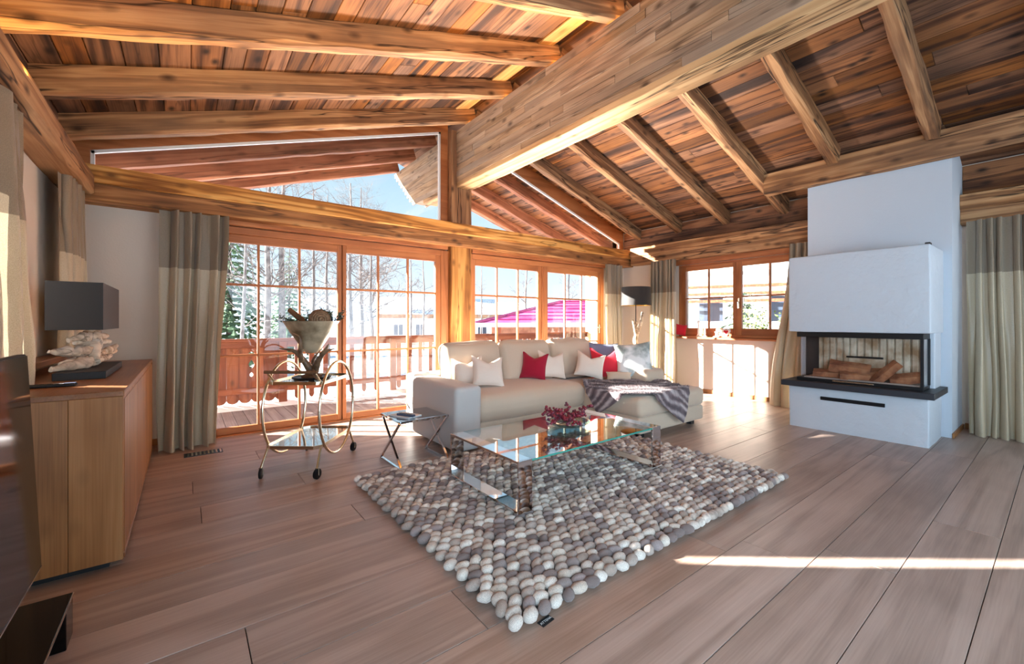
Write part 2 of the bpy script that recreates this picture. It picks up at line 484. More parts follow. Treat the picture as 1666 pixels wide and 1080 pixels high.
def felt_mat():
    m, nt, N, L = new_mat('felt_pebble')
    out = N('ShaderNodeOutputMaterial')
    p = N('ShaderNodeBsdfPrincipled')
    p.inputs['Roughness'].default_value = 0.95
    p.inputs['Specular IOR Level'].default_value = 0.15
    p.inputs['Sheen Weight'].default_value = 0.25
    L(p.outputs[0], out.inputs[0])
    oi = N('ShaderNodeObjectInfo')
    ge = N('ShaderNodeNewGeometry')
    a = N('ShaderNodeMath'); a.operation = 'ADD'
    L(oi.outputs['Random'], a.inputs[0])
    L(ge.outputs['Random Per Island'], a.inputs[1])
    f = N('ShaderNodeMath'); f.operation = 'FRACT'
    L(a.outputs[0], f.inputs[0])
    r = N('ShaderNodeValToRGB')
    cr = r.color_ramp
    cr.interpolation = 'CONSTANT'
    cols = [S(238, 228, 214), S(188, 173, 162), S(150, 136, 132), S(224, 210, 194), S(170, 156, 154), S(246, 238, 226), S(132, 117, 113), S(208, 192, 178), S(232, 221, 209), S(182, 165, 152)]
    cr.elements[0].color = cols[0]
    cr.elements[1].position = 0.1
    cr.elements[1].color = cols[1]
    for i in range(2, 10):
        el = cr.elements.new(i / 10)
        el.color = cols[i]
    L(f.outputs[0], r.inputs['Fac'])
    tc = N('ShaderNodeTexCoord')
    ad = N('ShaderNodeVectorMath'); ad.operation = 'ADD'
    L(tc.outputs['Object'], ad.inputs[0])
    L(a.outputs[0], ad.inputs[1])
    n = N('ShaderNodeTexNoise')
    n.inputs['Scale'].default_value = 26
    n.inputs['Detail'].default_value = 6
    L(ad.outputs[0], n.inputs['Vector'])
    mr = N('ShaderNodeMapRange')
    mr.inputs['From Min'].default_value = 0.42
    mr.inputs['From Max'].default_value = 0.66
    mr.inputs['To Max'].default_value = 0.55
    L(n.outputs['Fac'], mr.inputs['Value'])
    mx = N('ShaderNodeMix'); mx.data_type = 'RGBA'
    L(mr.outputs[0], mx.inputs['Factor'])
    L(r.outputs['Color'], mx.inputs[6])
    mx.inputs[7].default_value = S(104, 92, 86)
    L(mx.outputs[2], p.inputs['Base Color'])
    n2 = N('ShaderNodeTexNoise')
    n2.inputs['Scale'].default_value = 180
    L(tc.outputs['Object'], n2.inputs['Vector'])
    b = N('ShaderNodeBump')
    b.inputs['Strength'].default_value = 0.4
    b.inputs['Distance'].default_value = 0.004
    L(n2.outputs['Fac'], b.inputs['Height'])
    L(b.outputs[0], p.inputs['Normal'])
    return m


def fur_mat():
    m, nt, N, L = new_mat('striped_fur')
    out = N('ShaderNodeOutputMaterial')
    p = N('ShaderNodeBsdfPrincipled')
    p.inputs['Roughness'].default_value = 0.8
    p.inputs['Sheen Weight'].default_value = 0.3
    L(p.outputs[0], out.inputs[0])
    at = N('ShaderNodeAttribute')
    at.attribute_name = 'stripe'
    r = N('ShaderNodeValToRGB')
    cr = r.color_ramp
    cr.elements[0].position = 0.0
    cr.elements[0].color = S(62, 50, 54)
    cr.elements[1].position = 1.0
    cr.elements[1].color = S(226, 214, 212)
    el = cr.elements.new(0.45)
    el.color = S(120, 102, 106)
    L(at.outputs['Fac'], r.inputs['Fac'])
    L(r.outputs['Color'], p.inputs['Base Color'])
    return m


MT['pebble'] = felt_mat()
MT['fur'] = fur_mat()

# ================================================================== mesh helpers
ABS = {}          # absolute location of every object that was placed (parents are never rotated)


class M:
    def __init__(s):
        s.v = []
        s.f = []

    def add(s, vs, fs):
        o = len(s.v)
        s.v += [tuple(p) for p in vs]
        s.f += [tuple(i + o for i in f) for f in fs]
        return s

    def box(s, x0, x1, y0, y1, z0, z1, c=0.0):
        if c <= 0:
            return s.add([(x0, y0, z0), (x1, y0, z0), (x1, y1, z0), (x0, y1, z0), (x0, y0, z1), (x1, y0, z1), (x1, y1, z1), (x0, y1, z1)],
                         [(0, 3, 2, 1), (4, 5, 6, 7), (0, 1, 5, 4), (1, 2, 6, 5), (2, 3, 7, 6), (3, 0, 4, 7)])
        # chamfered box: 24 vertices
        lo, hi = (x0, y0, z0), (x1, y1, z1)
        vs, idx = [], {}
        for ax in range(3):
            for sx in (0, 1):
                for sy in (0, 1):
                    for sz in (0, 1):
                        sg = (sx, sy, sz)
                        p = []
                        for k in range(3):
                            ext = lo[k] if sg[k] == 0 else hi[k]
                            p.append(ext if k == ax else ext + (c if sg[k] == 0 else -c))
                        idx[(ax, sg)] = len(vs)
                        vs.append(tuple(p))
        fs = []
        for ax in range(3):
            a, b = [k for k in range(3) if k != ax]
            for sgn in (0, 1):
                q = []
                for (i, j) in ((0, 0), (1, 0), (1, 1), (0, 1)):
                    sg = [0, 0, 0]
                    sg[ax] = sgn
                    sg[a] = i
                    sg[b] = j
                    q.append(idx[(ax, tuple(sg))])
                fs.append(q)
        for ax in range(3):                                   # the twelve edges
            a, b = [k for k in range(3) if k != ax]
            for i in (0, 1):
                for j in (0, 1):
                    q = []
                    for (face, k) in ((a, 0), (a, 1), (b, 1), (b, 0)):
                        sg = [0, 0, 0]
                        sg[a] = i
                        sg[b] = j
                        sg[ax] = k
                        q.append(idx[(face, tuple(sg))])
                    fs.append(q)
        for sx in (0, 1):
            for sy in (0, 1):
                for sz in (0, 1):
                    fs.append([idx[(k, (sx, sy, sz))] for k in range(3)])
        return s.add(vs, fs)

    def prism(s, poly, axis, a, b):
        """poly in the two other axes (x,y,z order), from a to b along axis"""
        n = len(poly)

        def P(p, t):
            if axis == 'x':
                return (t, p[0], p[1])
            if axis == 'y':
                return (p[0], t, p[1])
            return (p[0], p[1], t)
        vs = [P(p, a) for p in poly] + [P(p, b) for p in poly]
        fs = [tuple(range(n)), tuple(range(2 * n - 1, n - 1, -1))]
        for i in range(n):
            j = (i + 1) % n
            fs.append((i, i + n, j + n, j))
        return s.add(vs, fs)

    def tube(s, pts, rad, n=8, closed=False, squash=1.0):
        pts = [Vector(p) for p in pts]
        k = len(pts)
        if not hasattr(rad, '__len__'):
            rad = [rad] * k
        tg = []
        for i in range(k):
            if closed:
                t = pts[(i + 1) % k] - pts[i - 1]
            else:
                t = pts[min(i + 1, k - 1)] - pts[max(i - 1, 0)]
            tg.append(t.normalized() if t.length > 1e-9 else Vector((0, 0, 1)))
        up = Vector((0, 0, 1)) if abs(tg[0].z) < 0.9 else Vector((1, 0, 0))
        nrm = (up - tg[0] * up.dot(tg[0])).normalized()
        vs = []
        for i in range(k):
            nrm = (nrm - tg[i] * nrm.dot(tg[i]))
            nrm = nrm.normalized() if nrm.length > 1e-9 else tg[i].orthogonal().normalized()
            bi = tg[i].cross(nrm)
            for j in range(n):
                a = 2 * pi * j / n
                vs.append(pts[i] + nrm * (cos(a) * rad[i]) + bi * (sin(a) * rad[i] * squash))
        fs = []
        for i in range(k if closed else k - 1):
            i2 = (i + 1) % k
            for j in range(n):
                j2 = (j + 1) % n
                fs.append((i * n + j, i * n + j2, i2 * n + j2, i2 * n + j))
        if not closed:
            fs.append(tuple(range(n - 1, -1, -1)))
            fs.append(tuple((k - 1) * n + j for j in range(n)))
        return s.add(vs, fs)

    def bar(s, p, q, w, h, up=(0, 0, 1)):
        """rectangular bar from p to q"""
        p, q = Vector(p), Vector(q)
        t = (q - p).normalized()
        u = Vector(up)
        if abs(u.dot(t)) > 0.95:
            u = Vector((1, 0, 0)) if abs(t.x) < 0.9 else Vector((0, 1, 0))
        sd = t.cross(u).normalized()
        u = sd.cross(t).normalized()
        vs = []
        for b in (p, q):
            for (a, c) in ((-1, -1), (1, -1), (1, 1), (-1, 1)):
                vs.append(b + sd * (a * w / 2) + u * (c * h / 2))
        return s.add(vs, [(3, 2, 1, 0), (4, 5, 6, 7), (0, 1, 5, 4), (1, 2, 6, 5), (2, 3, 7, 6), (3, 0, 4, 7)])

    def lathe(s, prof, c, n=24, close=True):
        vs, fs = [], []
        for (r, z) in prof:
            for j in range(n):
                a = 2 * pi * j / n
                vs.append((c[0] + r * cos(a), c[1] + r * sin(a), c[2] + z))
        for i in range(len(prof) - 1):
            for j in range(n):
                j2 = (j + 1) % n
                fs.append((i * n + j, i * n + j2, (i + 1) * n + j2, (i + 1) * n + j))
        if close:
            fs.append(tuple(range(n - 1, -1, -1)))
            fs.append(tuple((len(prof) - 1) * n + j for j in range(n)))
        return s.add(vs, fs)

    def ell(s, c, r, rot=None, nu=10, nv=6, wob=0.0, seed=0.0):
        vs, fs = [], []
        R = rot.to_matrix() if rot is not None else None
        c = Vector(c)
        for i in range(1, nv):
            th = pi * i / nv
            for j in range(nu):
                ph = 2 * pi * j / nu
                d = Vector((sin(th) * cos(ph), sin(th) * sin(ph), cos(th)))
                k = 1 + (wob * noise.noise(d * 1.7 + Vector((seed, seed * 2, 0))) if wob else 0)
                p = Vector((d.x * r[0], d.y * r[1], d.z * r[2])) * k
                if R:
                    p = R @ p
                vs.append(c + p)
        t = Vector((0, 0, r[2]))
        if R:
            t = R @ t
        vs += [c + t, c - t]
        a, b = len(vs) - 2, len(vs) - 1
        for i in range(nv - 2):
            for j in range(nu):
                j2 = (j + 1) % nu
                fs.append((i * nu + j, (i + 1) * nu + j, (i + 1) * nu + j2, i * nu + j2))
        for j in range(nu):
            j2 = (j + 1) % nu
            fs.append((a, j, j2))
            fs.append((b, (nv - 2) * nu + j2, (nv - 2) * nu + j))
        return s.add(vs, fs)

    def grid(s, fn, nu, nv, closed_u=False):
        vs = [fn(i / nu, j / nv) for i in range(nu + (0 if closed_u else 1)) for j in range(nv + 1)]
        fs = []
        for i in range(nu):
            i2 = (i + 1) % nu if closed_u else i + 1
            for j in range(nv):
                fs.append((i * (nv + 1) + j, i2 * (nv + 1) + j, i2 * (nv + 1) + j + 1, i * (nv + 1) + j + 1))
        return s.add(vs, fs)

    def rbox(s, x0, x1, y0, y1, z0, z1, r=0.05, bulge=(0, 0, 0), n=6, wob=0.0, seed=0):
        """soft upholstered block: rounded box whose faces may swell by bulge"""
        lo = (x0, y0, z0)
        hi = (x1, y1, z1)
        h = [(hi[k] - lo[k]) / 2 for k in range(3)]
        c = [(hi[k] + lo[k]) / 2 for k in range(3)]

        def ticks(hk):
            rr = min(r, hk * 0.98)
            inner = hk - rr
            t = [-hk, -hk + rr * 0.25, -hk + rr * 0.6, -inner]
            for i in range(1, n):
                t.append(-inner + 2 * inner * i / n)
            return t + [inner, hk - rr * 0.6, hk - rr * 0.25, hk]
        T = [ticks(h[k]) for k in range(3)]
        key, vs, fs = {}, [], []

        def vert(p):
            kk = tuple(round(q, 5) for q in p)
            if kk in key:
                return key[kk]
            q = [max(-(h[k] - min(r, h[k] * 0.98)), min(h[k] - min(r, h[k] * 0.98), p[k])) for k in range(3)]
            d = Vector([p[k] - q[k] for k in range(3)])
            o = Vector(q)
            if d.length > 1e-9:
                o = o + d.normalized() * min(r, min(h) * 0.98)
            for k in range(3):
                a, b = [m for m in range(3) if m != k]
                if bulge[k]:
                    w = max(0, 1 - (p[a] / h[a]) ** 2) * max(0, 1 - (p[b] / h[b]) ** 2)
                    o[k] += bulge[k] * w * (p[k] / h[k])
            g = o + Vector(c)
            if wob:
                g += noise.noise_vector(g * 3.1 + Vector((seed, 0, seed))) * wob
            key[kk] = len(vs)
            vs.append(g)
            return key[kk]
        for ax in range(3):
            a, b = [m for m in range(3) if m != ax]
            for sg in (-1, 1):
                for i in range(len(T[a]) - 1):
                    for j in range(len(T[b]) - 1):
                        q = []
                        for (ii, jj) in ((0, 0), (1, 0), (1, 1), (0, 1)):
                            p = [0, 0, 0]
                            p[ax] = sg * h[ax]
                            p[a] = T[a][i + ii]
                            p[b] = T[b][j + jj]
                            q.append(vert(p))
                        if len(set(q)) >= 3:
                            fs.append(q)
        return s.add(vs, fs)

    def xf(s, mat):
        s.v = [tuple(mat @ Vector(p)) for p in s.v]
        return s

    def data(s, name, mat, smooth=None):
        me = bpy.data.meshes.new(name)
        me.from_pydata([tuple(p) for p in s.v], [], s.f)
        bm = bmesh.new()
        bm.from_mesh(me)
        bmesh.ops.recalc_face_normals(bm, faces=bm.faces)
        bm.to_mesh(me)
        bm.free()
        me.materials.append(MT[mat] if isinstance(mat, str) else mat)
        if smooth is not None:
            me.polygons.foreach_set('use_smooth', [True] * len(me.polygons))
            if smooth < 180:
                me.set_sharp_from_angle(angle=radians(smooth))
        return me

    def build(s, name, mat, parent=None, smooth=None, at=None, frame=None):
        """frame: the mesh is in that frame's own coordinates; else it is in world coordinates and the origin is put at `at` (or the parent's)"""
        if frame is None:
            loc = Vector(at) if at is not None else (ABS[parent.name] if parent is not None else Vector(s.v[0]) if False else mid(s.v))
            s.v = [tuple(Vector(p) - loc) for p in s.v]
            frame = Matrix.Translation(loc)
        return put(s.data(name, mat, smooth), name, frame, parent)


def mid(vs):
    return Vector((sum(p[0] for p in vs) / len(vs), sum(p[1] for p in vs) / len(vs), min(p[2] for p in vs)))


def put(me, name, frame, parent=None):
    o = bpy.data.objects.new(name, me)
    COL.objects.link(o)
    ABS[o.name] = frame.translation.copy()
    if parent is not None:
        o.parent = parent
        pl = PM[parent.name]
        o.matrix_local = pl.inverted() @ frame
    else:
        o.matrix_local = frame
    PM[o.name] = frame.copy()
    return o


PM = {}           # world matrix of every object placed


def thing(name, label, cat, loc, group=None):
    o = bpy.data.objects.new(name, None)
    o.empty_display_size = 0.1
    COL.objects.link(o)
    o.location = loc
    ABS[o.name] = Vector(loc)
    PM[o.name] = Matrix.Translation(Vector(loc))
    return tag(o, label, cat, group)


def tag(o, label, cat, group=None):
    o['label'] = label
    o['category'] = cat
    if group:
        o['group'] = group
    return o


def struct(o):
    o['kind'] = 'structure'
    return o


def stuff(o):
    o['kind'] = 'stuff'
    return o


def frame_x(p, direction, up=(0, 0, 1)):
    """matrix whose local X runs along direction from p, local Z close to up"""
    x = Vector(direction).normalized()
    z = Vector(up)
    z = (z - x * z.dot(x)).normalized()
    y = z.cross(x)
    m = Matrix((x, y, z)).transposed().to_4x4()
    m.translation = Vector(p)
    return m


def hewn(L, w, h, seed=0, wane=0.018, jit=0.006, step=0.22):
    """old hand-hewn timber along local X, centred in Y, hanging from z=0 down to -h"""
    rnd = random.Random(seed)
    n = max(3, int(L / step))
    m = M()
    vs = []
    for i in range(n + 1):
        x = L * i / n
        prof = []
        for (sy, sz, dy, dz) in ((-1, 0, 0, -1), (-1, 1, 0, 1), (-1, 1, 1, 0), (1, 1, -1, 0), (1, 1, 0, 1), (1, 0, 0, -1)):
            pass
        wn = [wane * rnd.uniform(0.4, 1.6) for _ in range(2)]
        y0, y1 = -w / 2, w / 2
        z0 = -h
        prof = [(y0, 0), (y0, z0 + wn[0]), (y0 + wn[0], z0), (0, z0), (y1 - wn[1], z0), (y1, z0 + wn[1]), (y1, 0)]
        for (a, b) in prof:
            vs.append((x, a + rnd.uniform(-jit, jit), b + (rnd.uniform(-jit, jit) if b < 0 else 0)))
    k = 7
    fs = []
    for i in range(n):
        for j in range(k):
            j2 = (j + 1) % k
            fs.append((i * k + j, i * k + j2, (i + 1) * k + j2, (i + 1) * k + j))
    fs.append(tuple(range(k)))
    fs.append(tuple(n * k + j for j in range(k - 1, -1, -1)))
    m.add(vs, fs)
    return m


# ================================================================== the room shell
# X runs along the gable wall, Y away from the camera, Z up. Floor at z = 0.
XL, XR, YB, YR = -0.90, 7.50, 5.82, -3.4        # left wall, right wall, gable wall, rear
RIDGE = 3.43
SL = 0.317


def zl(x):            # underside of the ceiling boards on the left slope
    return 3.40 + SL * x


def zr(x):            # right slope
    return 5.575 - SL * x


def zc(x):
    return zl(x) if x < RIDGE else zr(x)


# floor ------------------------------------------------------------------------------------------
fl_o = struct(M().box(XL - 0.3, XR + 0.3, YR, YB + 0.1, -0.16, -0.012).build('floor', 'joint', at=(3, 0, -0.16)))
seams = [-3.4, -3.1, -2.79, -2.48, -2.17, -1.86, -1.55, -1.24, -0.96, -0.66, -0.36, -0.06, 0.236, 0.532, 0.84, 1.172, 1.49, 1.81, 2.127, 2.48, 2.79, 3.09, 3.388, 3.70, 4.01, 4.33, 4.64, 4.95, 5.27, 5.58, 5.83]
rnd = random.Random(5)
ends_seen = {(1.81, 2.127): [0.2, 3.1], (0.84, 1.172): [2.62, 5.3], (0.532, 0.84): [2.9, 5.9], (2.79, 3.09): [0.93, 4.2]}
for a, b in zip(seams[:-1], seams[1:]):
    cuts = ends_seen.get((a, b))
    if cuts is None:
        x = XL - rnd.uniform(0.0, 4.0)
        cuts = []
        while x < XR:
            x += rnd.uniform(3.4, 5.0)
            cuts.append(x)
    xs = [XL] + [c for c in cuts if XL + 0.2 < c < XR - 0.2] + [XR]
    for x0, x1 in zip(xs[:-1], xs[1:]):
        g = 0.0020
        dz = rnd.uniform(-0.0007, 0.0007)
        m = M().box(0, x1 - x0 - 2 * g, -(b - a) / 2 + g, (b - a) / 2 - g, -0.014, 0.0 + dz, 0.0007)
        m.build('floor_board', 'floor', fl_o, frame=Matrix.Translation((x0 + g, (a + b) / 2, 0)))

raft_y0 = [5.36, 4.455, 3.55, 2.645, 1.74, 0.835, -0.07, -0.975]
# ceiling ----------------------------------------------------------------------------------------
EL, ER = -1.6, 9.2       # eaves edges of the roof
Y0R, Y1R = YR, 8.25
th = 0.03


def roof_poly(x0, x1, f, t0, t1):
    return [(x0, f(x0) + t0), (x1, f(x1) + t0), (x1, f(x1) + t1), (x0, f(x0) + t1)]


m = M()
m.prism(roof_poly(EL, RIDGE, zl, th + 0.004, 0.30), 'y', Y0R, Y1R)
m.prism(roof_poly(RIDGE, ER, zr, th + 0.004, 0.30), 'y', Y0R, Y1R)
ceil_o = struct(m.build('ceiling', 'board', at=(RIDGE, 0, 4.5)))
rnd = random.Random(21)
cs = 1 / sqrt(1 + SL * SL)
for side in (0, 1):
    xs = []
    if side == 0:
        x = RIDGE
        while x > EL + 0.1:
            w = rnd.uniform(0.15, 0.215)
            xs.append((max(EL, x - w), x))
            x -= w
    else:
        x = RIDGE
        while x < ER - 0.1:
            w = rnd.uniform(0.15, 0.215)
            xs.append((x, min(ER, x + w)))
            x += w
    for (x0, x1) in xs:
        f = zl if side == 0 else zr
        y = Y0R
        cuts = [Y0R, rnd.uniform(-1.0, 1.6), rnd.uniform(3.0, 5.0), Y1R]
        c = (x0 + x1) / 2
        wl = (x1 - x0) / cs
        for ya, yb in zip(cuts[:-1], cuts[1:]):
            # local X along the board (world Y), local Z is the roof normal
            nrm = Vector((-SL, 0, 1)) if side == 0 else Vector((SL, 0, 1))
            fr = frame_x((c, ya, f(c)), (0, 1, 0), nrm)
            dz = rnd.uniform(0.0, 0.006)
            M().box(0.001, yb - ya - 0.001, -wl / 2 + 0.0025, wl / 2 - 0.0025, dz, th, 0.004).build('ceiling_board', 'board', ceil_o, frame=fr)

# pale board along the ridge, lit by the cove light
yb_ = [YR] + sorted([v for y in raft_y0 for v in (y, y + 0.13)]) + [5.69]
for ya, yb in zip(yb_[0::2], yb_[1::2]):
    if yb - ya > 0.1:
        fr = frame_x((3.19, ya + 0.004, zl(3.19) - 0.004), (0, 1, 0), (-SL, 0, 1))
        M().box(0, yb - ya - 0.008, -0.115, 0.115, -0.018, 0.0, 0.003).build('ridge_board', 'pine', ceil_o, frame=fr)

# walls ------------------------------------------------------------------------------------------
W = 0.34


def gable_wall(name, y0, y1):
    m = M()
    # pieces beside and between the glazed doors, below the tie beam
    m.box(XL - W, 0.06, y0, y1, 0, 2.50)
    m.box(6.80, XR + W, y0, y1, 0, 2.50)
    m.box(0.06, 6.80, y0 + 0.06, y1, 2.385, 2.50)
    m.box(3.205, 3.565, y0, y1, 0, 2.385)
    # slim piers at both ends of the gable triangle
    m.prism([(XL - W, 2.50), (-0.95, 2.50), (-0.95, zl(-0.95) + 0.02), (XL - W, zl(XL - W) + 0.02)], 'y', y0, y1)
    m.prism([(7.50, 2.50), (XR + W, 2.50), (XR + W, zr(XR + W) + 0.02), (7.50, zr(7.50) + 0.02)], 'y', y0, y1)
    return m


struct(gable_wall('wall_back', YB, YB + 0.30).build('wall_back', 'wall'))

m = M()                                        # left wall with one window behind the near curtain
WY0, WY1, WZ0, WZ1 = 2.30, 4.05, 1.00, 2.20
m.box(XL - W, XL, YR, WY0, 0, 3.2)
m.box(XL - W, XL, WY0, WY1, 0, WZ0)
m.box(XL - W, XL, WY0, WY1, WZ1, 3.2)
m.box(XL - W, XL, WY1, YB, 0, 3.2)
struct(m.build('wall_left', 'wall'))

m = M()                                        # right wall with the window beside the fireplace and one at its other side
RY0, RY1, RZ0, RZ1 = 2.37, 4.52, 1.02, 2.36
m.box(XR, XR + W, RY1, YB + 0.3, 0, 3.19)
m.box(XR, XR + W, RY0, RY1, 0, RZ0)
m.box(XR, XR + W, RY0, RY1, RZ1, 3.19)
m.box(XR, XR + W, 0.60, RY0, 0, 3.19)
m.box(XR, XR + W, -2.6, 0.60, 0, 0.10)
m.box(XR, XR + W, -2.6, 0.60, 2.36, 3.19)
m.box(XR, XR + W, YR, -2.6, 0, 3.19)
struct(m.build('wall_right', 'wall'))

m = M()
m.box(XL - W, 4.2, YR - 0.3, YR, 0, 2.5)
m.box(4.2, XR + W, YR - 0.3, YR, 2.2, 2.5)
m.prism([(XL - W, 2.5), (XR + W, 2.5), (XR + W, zr(XR + W) + 0.05), (RIDGE, zl(RIDGE) + 0.05), (XL - W, zl(XL - W) + 0.05)], 'y', YR - 0.3, YR)
struct(m.build('wall_rear', 'wall'))

# baseboards (oak strips)
m = M().box(XL, 0.06, YB - 0.016, YB, 0, 0.07, 0.003)
struct(m.build('baseboard_back', 'oak'))
m = M().box(XL, XL + 0.016, 5.40, YB, 0, 0.07, 0.003)
struct(m.build('baseboard_left', 'oak'))
m = M().box(XR - 0.016, XR, 0.2, 0.75, 0, 0.07, 0.003)
m.box(6.755, XR, 0.757, 0.775, 0, 0.055, 0.003)
m.box(XR - 0.016, XR, 2.17, YB, 0, 0.07, 0.003)
struct(m.build('baseboard_right', 'oak'))
# dark boards that close the strip between the eaves beams and the roof
for nm, x0, x1, f, spans in (('trim_2', 7.484, 7.498, zr, ((YR, 0.77), (2.17, 5.80))), ('trim_3', XL + 0.002, XL + 0.016, zl, ((YR, 5.80),))):
    t2 = None
    for ya, yb in spans:
        z = 2.50
        top = f(x1 if x0 > 0 else x0) - 0.004
        while z < top - 0.02:
            z1 = min(top, z + 0.17)
            fr = frame_x(((x0 + x1) / 2, ya, (z + z1) / 2), (0, 1, 0))
            o = M().box(0, yb - ya, -0.007, 0.007, -(z1 - z) / 2 + 0.001, (z1 - z) / 2 - 0.001, 0.003).build(nm if t2 is None else 'board', 'board', t2, frame=fr)
            if t2 is None:
                t2 = struct(o)
            z = z1
# oak ledge along the left wall
m = M().box(XL, XL + 0.13, WY0 - 0.1, 5.28, 0.985, 1.03, 0.006)
struct(m.build('trim_1', 'oak_x'))


# ------------------------------------------------------------------ timbers
def timber(name, p, q, w, h, label, cat='beam', mat='beam', seed=1, parent=None, up=(0, 0, 1), wane=0.018, jit=0.006):
    """p, q: the middle of the timber's top edge at both ends"""
    p, q = Vector(p), Vector(q)
    o = hewn((q - p).length, w, h, seed, wane, jit).build(name, mat, parent, smooth=28, frame=frame_x(p, q - p, up))
    if label:
        tag(o, label, cat)
    return o


ORD = ['first', 'second', 'third', 'fourth', 'fifth', 'sixth', 'seventh', 'eighth']
raft_y = [5.36, 4.455, 3.55, 2.645, 1.74, 0.835, -0.07, -0.975]
RW, RH = 0.13, 0.20
for i, y in enumerate(raft_y):
    yc = y + RW / 2
    lab = '%s rafter of the left roof slope, counted from the gable window towards the room' % ORD[i]
    timber('rafter', (-0.99, yc, zl(-0.99)), (RIDGE - 0.036, yc, zl(RIDGE - 0.036)), RW, RH, lab, 'rafter', seed=40 + i, up=(-SL, 0, 1), jit=0.007)
for i, y in enumerate(raft_y):
    yc = y + RW / 2
    x1 = 6.575 if i in (4, 5) else 7.58
    if i in (4, 5):
        lab = 'short right-slope rafter that ends %s the white chimney' % ('over the middle of' if i == 4 else 'near the outer corner of')
    else:
        lab = '%s rafter of the right roof slope, counted from the gable window towards the room' % ORD[i]
    timber('rafter', (RIDGE + 0.036, yc, zr(RIDGE + 0.036)), (x1, yc, zr(x1)), RW, RH, lab, 'rafter', seed=60 + i, up=(SL, 0, 1), jit=0.007)
for i, y in enumerate([6.40, 7.22, 7.98]):
    yc = y + RW / 2
    w = ['nearest the gable glass', 'in the middle of the overhang', 'at the outer edge of the overhang'][i]
    timber('rafter', (EL, yc, zl(EL)), (RIDGE - 0.15, yc, zl(RIDGE - 0.15)), RW, RH, 'reddish outside rafter of the left roof overhang, ' + w, 'rafter', 'out_beam', seed=80 + i, up=(-SL, 0, 1))
    timber('rafter', (RIDGE + 0.15, yc, zr(RIDGE + 0.15)), (ER, yc, zr(ER)), RW, RH, 'reddish outside rafter of the right roof overhang, ' + w, 'rafter', 'out_beam', seed=90 + i, up=(SL, 0, 1))

# ridge beam: core, sole timber and weathered lamellae on both sides
RX0, RX1, RZB, RZT = 3.30, 3.57, 3.355, 4.222
YE = 8.2
rb = thing('ridge_beam', 'huge grey-brown ridge beam running from the gable post to the upper frame edge', 'beam', (3.435, 2.5, RZB))
m = M()
# outer end is cut to a point like a ship's bow
poly = [(5.962, RZB + 0.06), (6.75, RZB + 0.06), (7.35, RZB + 0.12), (7.75, 3.84), (YE, RZT), (5.962, RZT)]
m.prism([(y, z) for y, z in poly], 'x', RX0 + 0.02, RX1 - 0.02)
m.box(RX0 + 0.02, RX1 - 0.02, YR, 5.698, RZB + 0.06, RZT)
m.build('core', 'ridge', rb)
timber('sole', ((RX0 + RX1) / 2, YR, RZB + 0.075), ((RX0 + RX1) / 2, 5.70, RZB + 0.075), RX1 - RX0 + 0.004, 0.075, None, mat='ridge_sole', seed=7, parent=rb, wane=0.010, jit=0.003)
timber('sole', ((RX0 + RX1) / 2, 5.95, RZB + 0.075), ((RX0 + RX1) / 2, 6.85, RZB + 0.075), RX1 - RX0 + 0.004, 0.075, None, mat='ridge_sole', seed=8, parent=rb, wane=0.010, jit=0.003)
rnd = random.Random(33)
rows = 9
zh = (RZT - (RZB + 0.07)) / rows
for side in (0, 1):
    for r in range(rows):
        z0 = RZB + 0.07 + r * zh
        zm = z0 + zh / 2
        # where the pointed outer end cuts this row
        if zm < 3.475:
            ye = 7.3
        elif zm < 3.84:
            ye = 7.35 + (zm - 3.475) / 0.365 * 0.40
        else:
            ye = 7.75 + (zm - 3.84) / 0.43 * 0.50
        y = YR if side == 0 else 0.0
        while y < ye - 0.02:
            L = rnd.uniform(0.7, 2.3)
            y2 = min(ye, y + L)
            if 5.69 < y < 5.962:
                y = 5.962
                continue
            if y < 5.69 and y2 > 5.45:
                y2 = 5.698
            if ye - y2 < 0.25:
                y2 = ye
            dx = rnd.uniform(0, 0.007)
            fr = frame_x((RX0 if side == 0 else RX1, y, zm), (0, 1, 0))
            s = 1 if side == 0 else -1
            mm = M().box(0.001, y2 - y - 0.001, (-0.02 if side == 0 else -dx), (dx if side == 0 else 0.02), -zh / 2 + 0.0012, zh / 2 - 0.0012, 0.003)
            mm.build('lamella', 'ridge', rb, frame=fr)
            y = y2
M().box(RX0 + 0.03, RX0 + 0.075, 0.2, 5.75, RZT, RZT + 0.012).build('led_strip', 'led', rb)

# tie beam over the doors: two stacked timbers
TY = 5.52
tb = thing('tie_beam', 'long amber tie beam of two stacked timbers above the glazed doors', 'beam', (3.3, 5.7, 2.44))
timber('upper_timber', (-0.89, TY + 0.17, 2.765), (XR - 0.03, TY + 0.17, 2.765), 0.34, 0.165, None, mat='amber', seed=3, parent=tb, wane=0.012, jit=0.004)
timber('lower_timber', (-0.89, TY + 0.19, 2.598), (XR - 0.03, TY + 0.19, 2.598), 0.32, 0.158, None, mat='amber_dark', seed=4, parent=tb, wane=0.012, jit=0.004)
timber('head_board', (0.02, 5.80, 2.445), (3.16, 5.80, 2.445), 0.16, 0.055, None, mat='frame_x', seed=5, parent=tb, wane=0.004, jit=0.001)
timber('head_board', (3.60, 5.80, 2.445), (6.82, 5.80, 2.445), 0.16, 0.055, None, mat='frame_x', seed=6, parent=tb, wane=0.004, jit=0.001)

